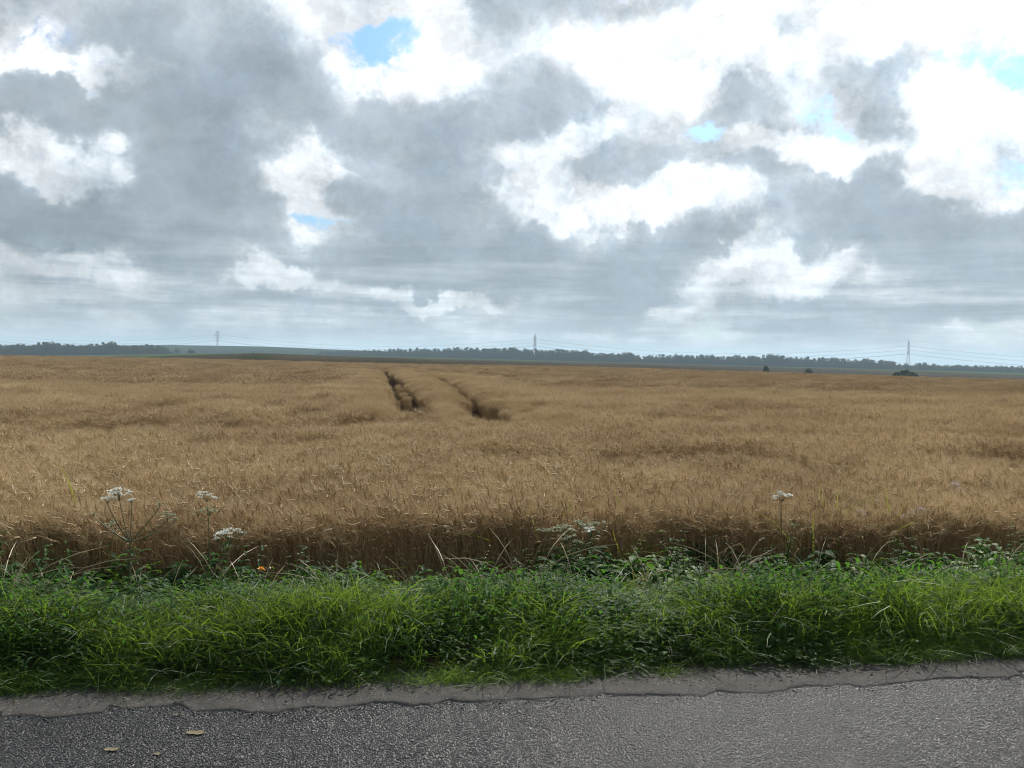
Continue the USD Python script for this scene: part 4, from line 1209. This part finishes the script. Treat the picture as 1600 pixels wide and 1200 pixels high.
def build_pylon():
    levels = [0, 5.2, 9.8, 13.8, 17.2, 20, 22.5, 25, 27.5, 30, 32.5, 34.8]
    cor = lambda z: [np.array([sx * half_width(z), sy * half_width(z), z]) for sx, sy in ((1, 1), (1, -1), (-1, -1), (-1, 1))]
    for k in range(4):
        pts_ = np.array([cor(z)[k] for z in (0, 18, 23, 36.5)] + [[0, 0, 38.0]])
        class_put("leg", tubes(pts_[None], np.full((1, 5), .13), 4), STEEL)
    for k in range(4):
        parts = []
        for z0, z1 in zip(levels[:-1], levels[1:]):
            a, b = cor(z0), cor(z1)
            parts += [bar(a[k], b[(k + 1) % 4], .11), bar(a[(k + 1) % 4], b[k], .11), bar(b[k], b[(k + 1) % 4], .11)]
        class_put("lattice_side", join(*parts), STEEL)
    for z, reach in ARMS:
        for sy in (1, -1):
            w = float(half_width(z))
            tip = np.array([0, sy * reach, z + .3])
            parts = []
            for sx in (1, -1):
                lo, hi = np.array([sx * w, sy * w, z]), np.array([sx * w, sy * w, z + 1.9])
                parts += [bar(lo, tip, .22), bar(hi, tip, .20)]
                for u_ in (.35, .68):
                    parts.append(bar(lo + (tip - lo) * u_, hi + (tip - hi) * u_, .14))
            for u_ in (0.0, .35, .68):
                a = np.array([w, sy * w, z]); b = np.array([-w, sy * w, z])
                parts.append(bar(a + (tip - a) * u_, b + (tip - b) * u_, .16))
            class_put("cross_arm", join(*parts), STEEL)
            ins = np.array([tip, tip - [0, 0, 2.2]])
            rr = np.where(np.arange(12) % 2, .16, .07)[None]
            class_put("insulator", tubes(np.linspace(ins[0], ins[1], 12)[None], rr, 6), CERAMIC)


build_pylon()
spots = [(1420, 1250.0, "leftmost"), (836, 1450.0, ""), (340, 1620.0, "")]
labels = {1420: "grey lattice pylon at the right, above the long dark bush", 836: "grey lattice pylon rising behind the bluish wood in the middle", 340: "grey lattice pylon at the left in front of the distant ridge"}
tops_py = {1420: 531.0, 836: 521.5, 340: 515.0}
bases = []
for px, Y, _ in spots:
    top = at_depth(px, tops_py[px], Y)
    bases.append((top[0], Y, top[2] - PYL_H, px))
d01 = np.array(bases[0][:2]) - np.array(bases[1][:2])
d12 = np.array(bases[2][:2]) - np.array(bases[1][:2])
bases = [(bases[0][0] + d01[0], bases[0][1] + d01[1], float(land(*(np.array(bases[0][:2]) + d01))), None)] + bases + [(bases[2][0] + d12[0], bases[2][1] + d12[1], float(land(*(np.array(bases[2][:2]) + d12))), None)]
line_dir = math.atan2(d01[1], d01[0])
for x, y, z, px in bases:
    gz = float(land(x, y))
    o = copy_of(pyl.GetPath(), "pylon", (x, y, z), line_dir, (1, 1, 1), label=labels.get(px, "grey lattice pylon beyond the %s edge of the picture" % ("right" if x > 0 else "left")), category="pylon")
span_names = ["from the right pylon out to the right edge", "between the middle and the right pylon", "between the left and the middle pylon", "from the left pylon out to the left edge"]
arm_names = ["lowest", "middle", "uppermost"]
for k in range(4):
    a, b = np.array(bases[k][:3]), np.array(bases[k + 1][:3])
    nrm = np.array([-math.sin(line_dir), math.cos(line_dir), 0])
    for lev, (z, reach) in enumerate(ARMS):
        for sy in (1, -1):
            u_ = np.linspace(0, 1, 25)[:, None]
            p = a * (1 - u_) + b * u_ + nrm * sy * reach + np.array([0, 0, z + .3 - 2.2])
            p[:, 2] -= 15.0 * 4 * (u_ * (1 - u_))[:, 0]
            rad = .085 if lev == 0 else .045
            put("power_cable", tubes(p[None], np.full((1, 25), rad), 4), CABLE, label=f"{arm_names[lev]} {'far' if sy > 0 else 'near'} side power cable sagging {span_names[k]}", category="cable", group="cables hung on the pylons")

# ------------------------------------------------------------------ haze
zlo, zhi = -60.0, 90.0
b = trimesh.creation.box(bounds=[[-8800, -5200, zlo], [8800, 9700, zhi]])
g = Graph()
vol = g.add("principled_volume", "volume", color=(.62, .83, 1.0), density=.00016, anisotropy=.2)
HAZE = g.build("haze_air", volume=vol)
put("haze", b, HAZE, kind="stuff", label="thin bluish haze over the far fields and woods", category="haze")
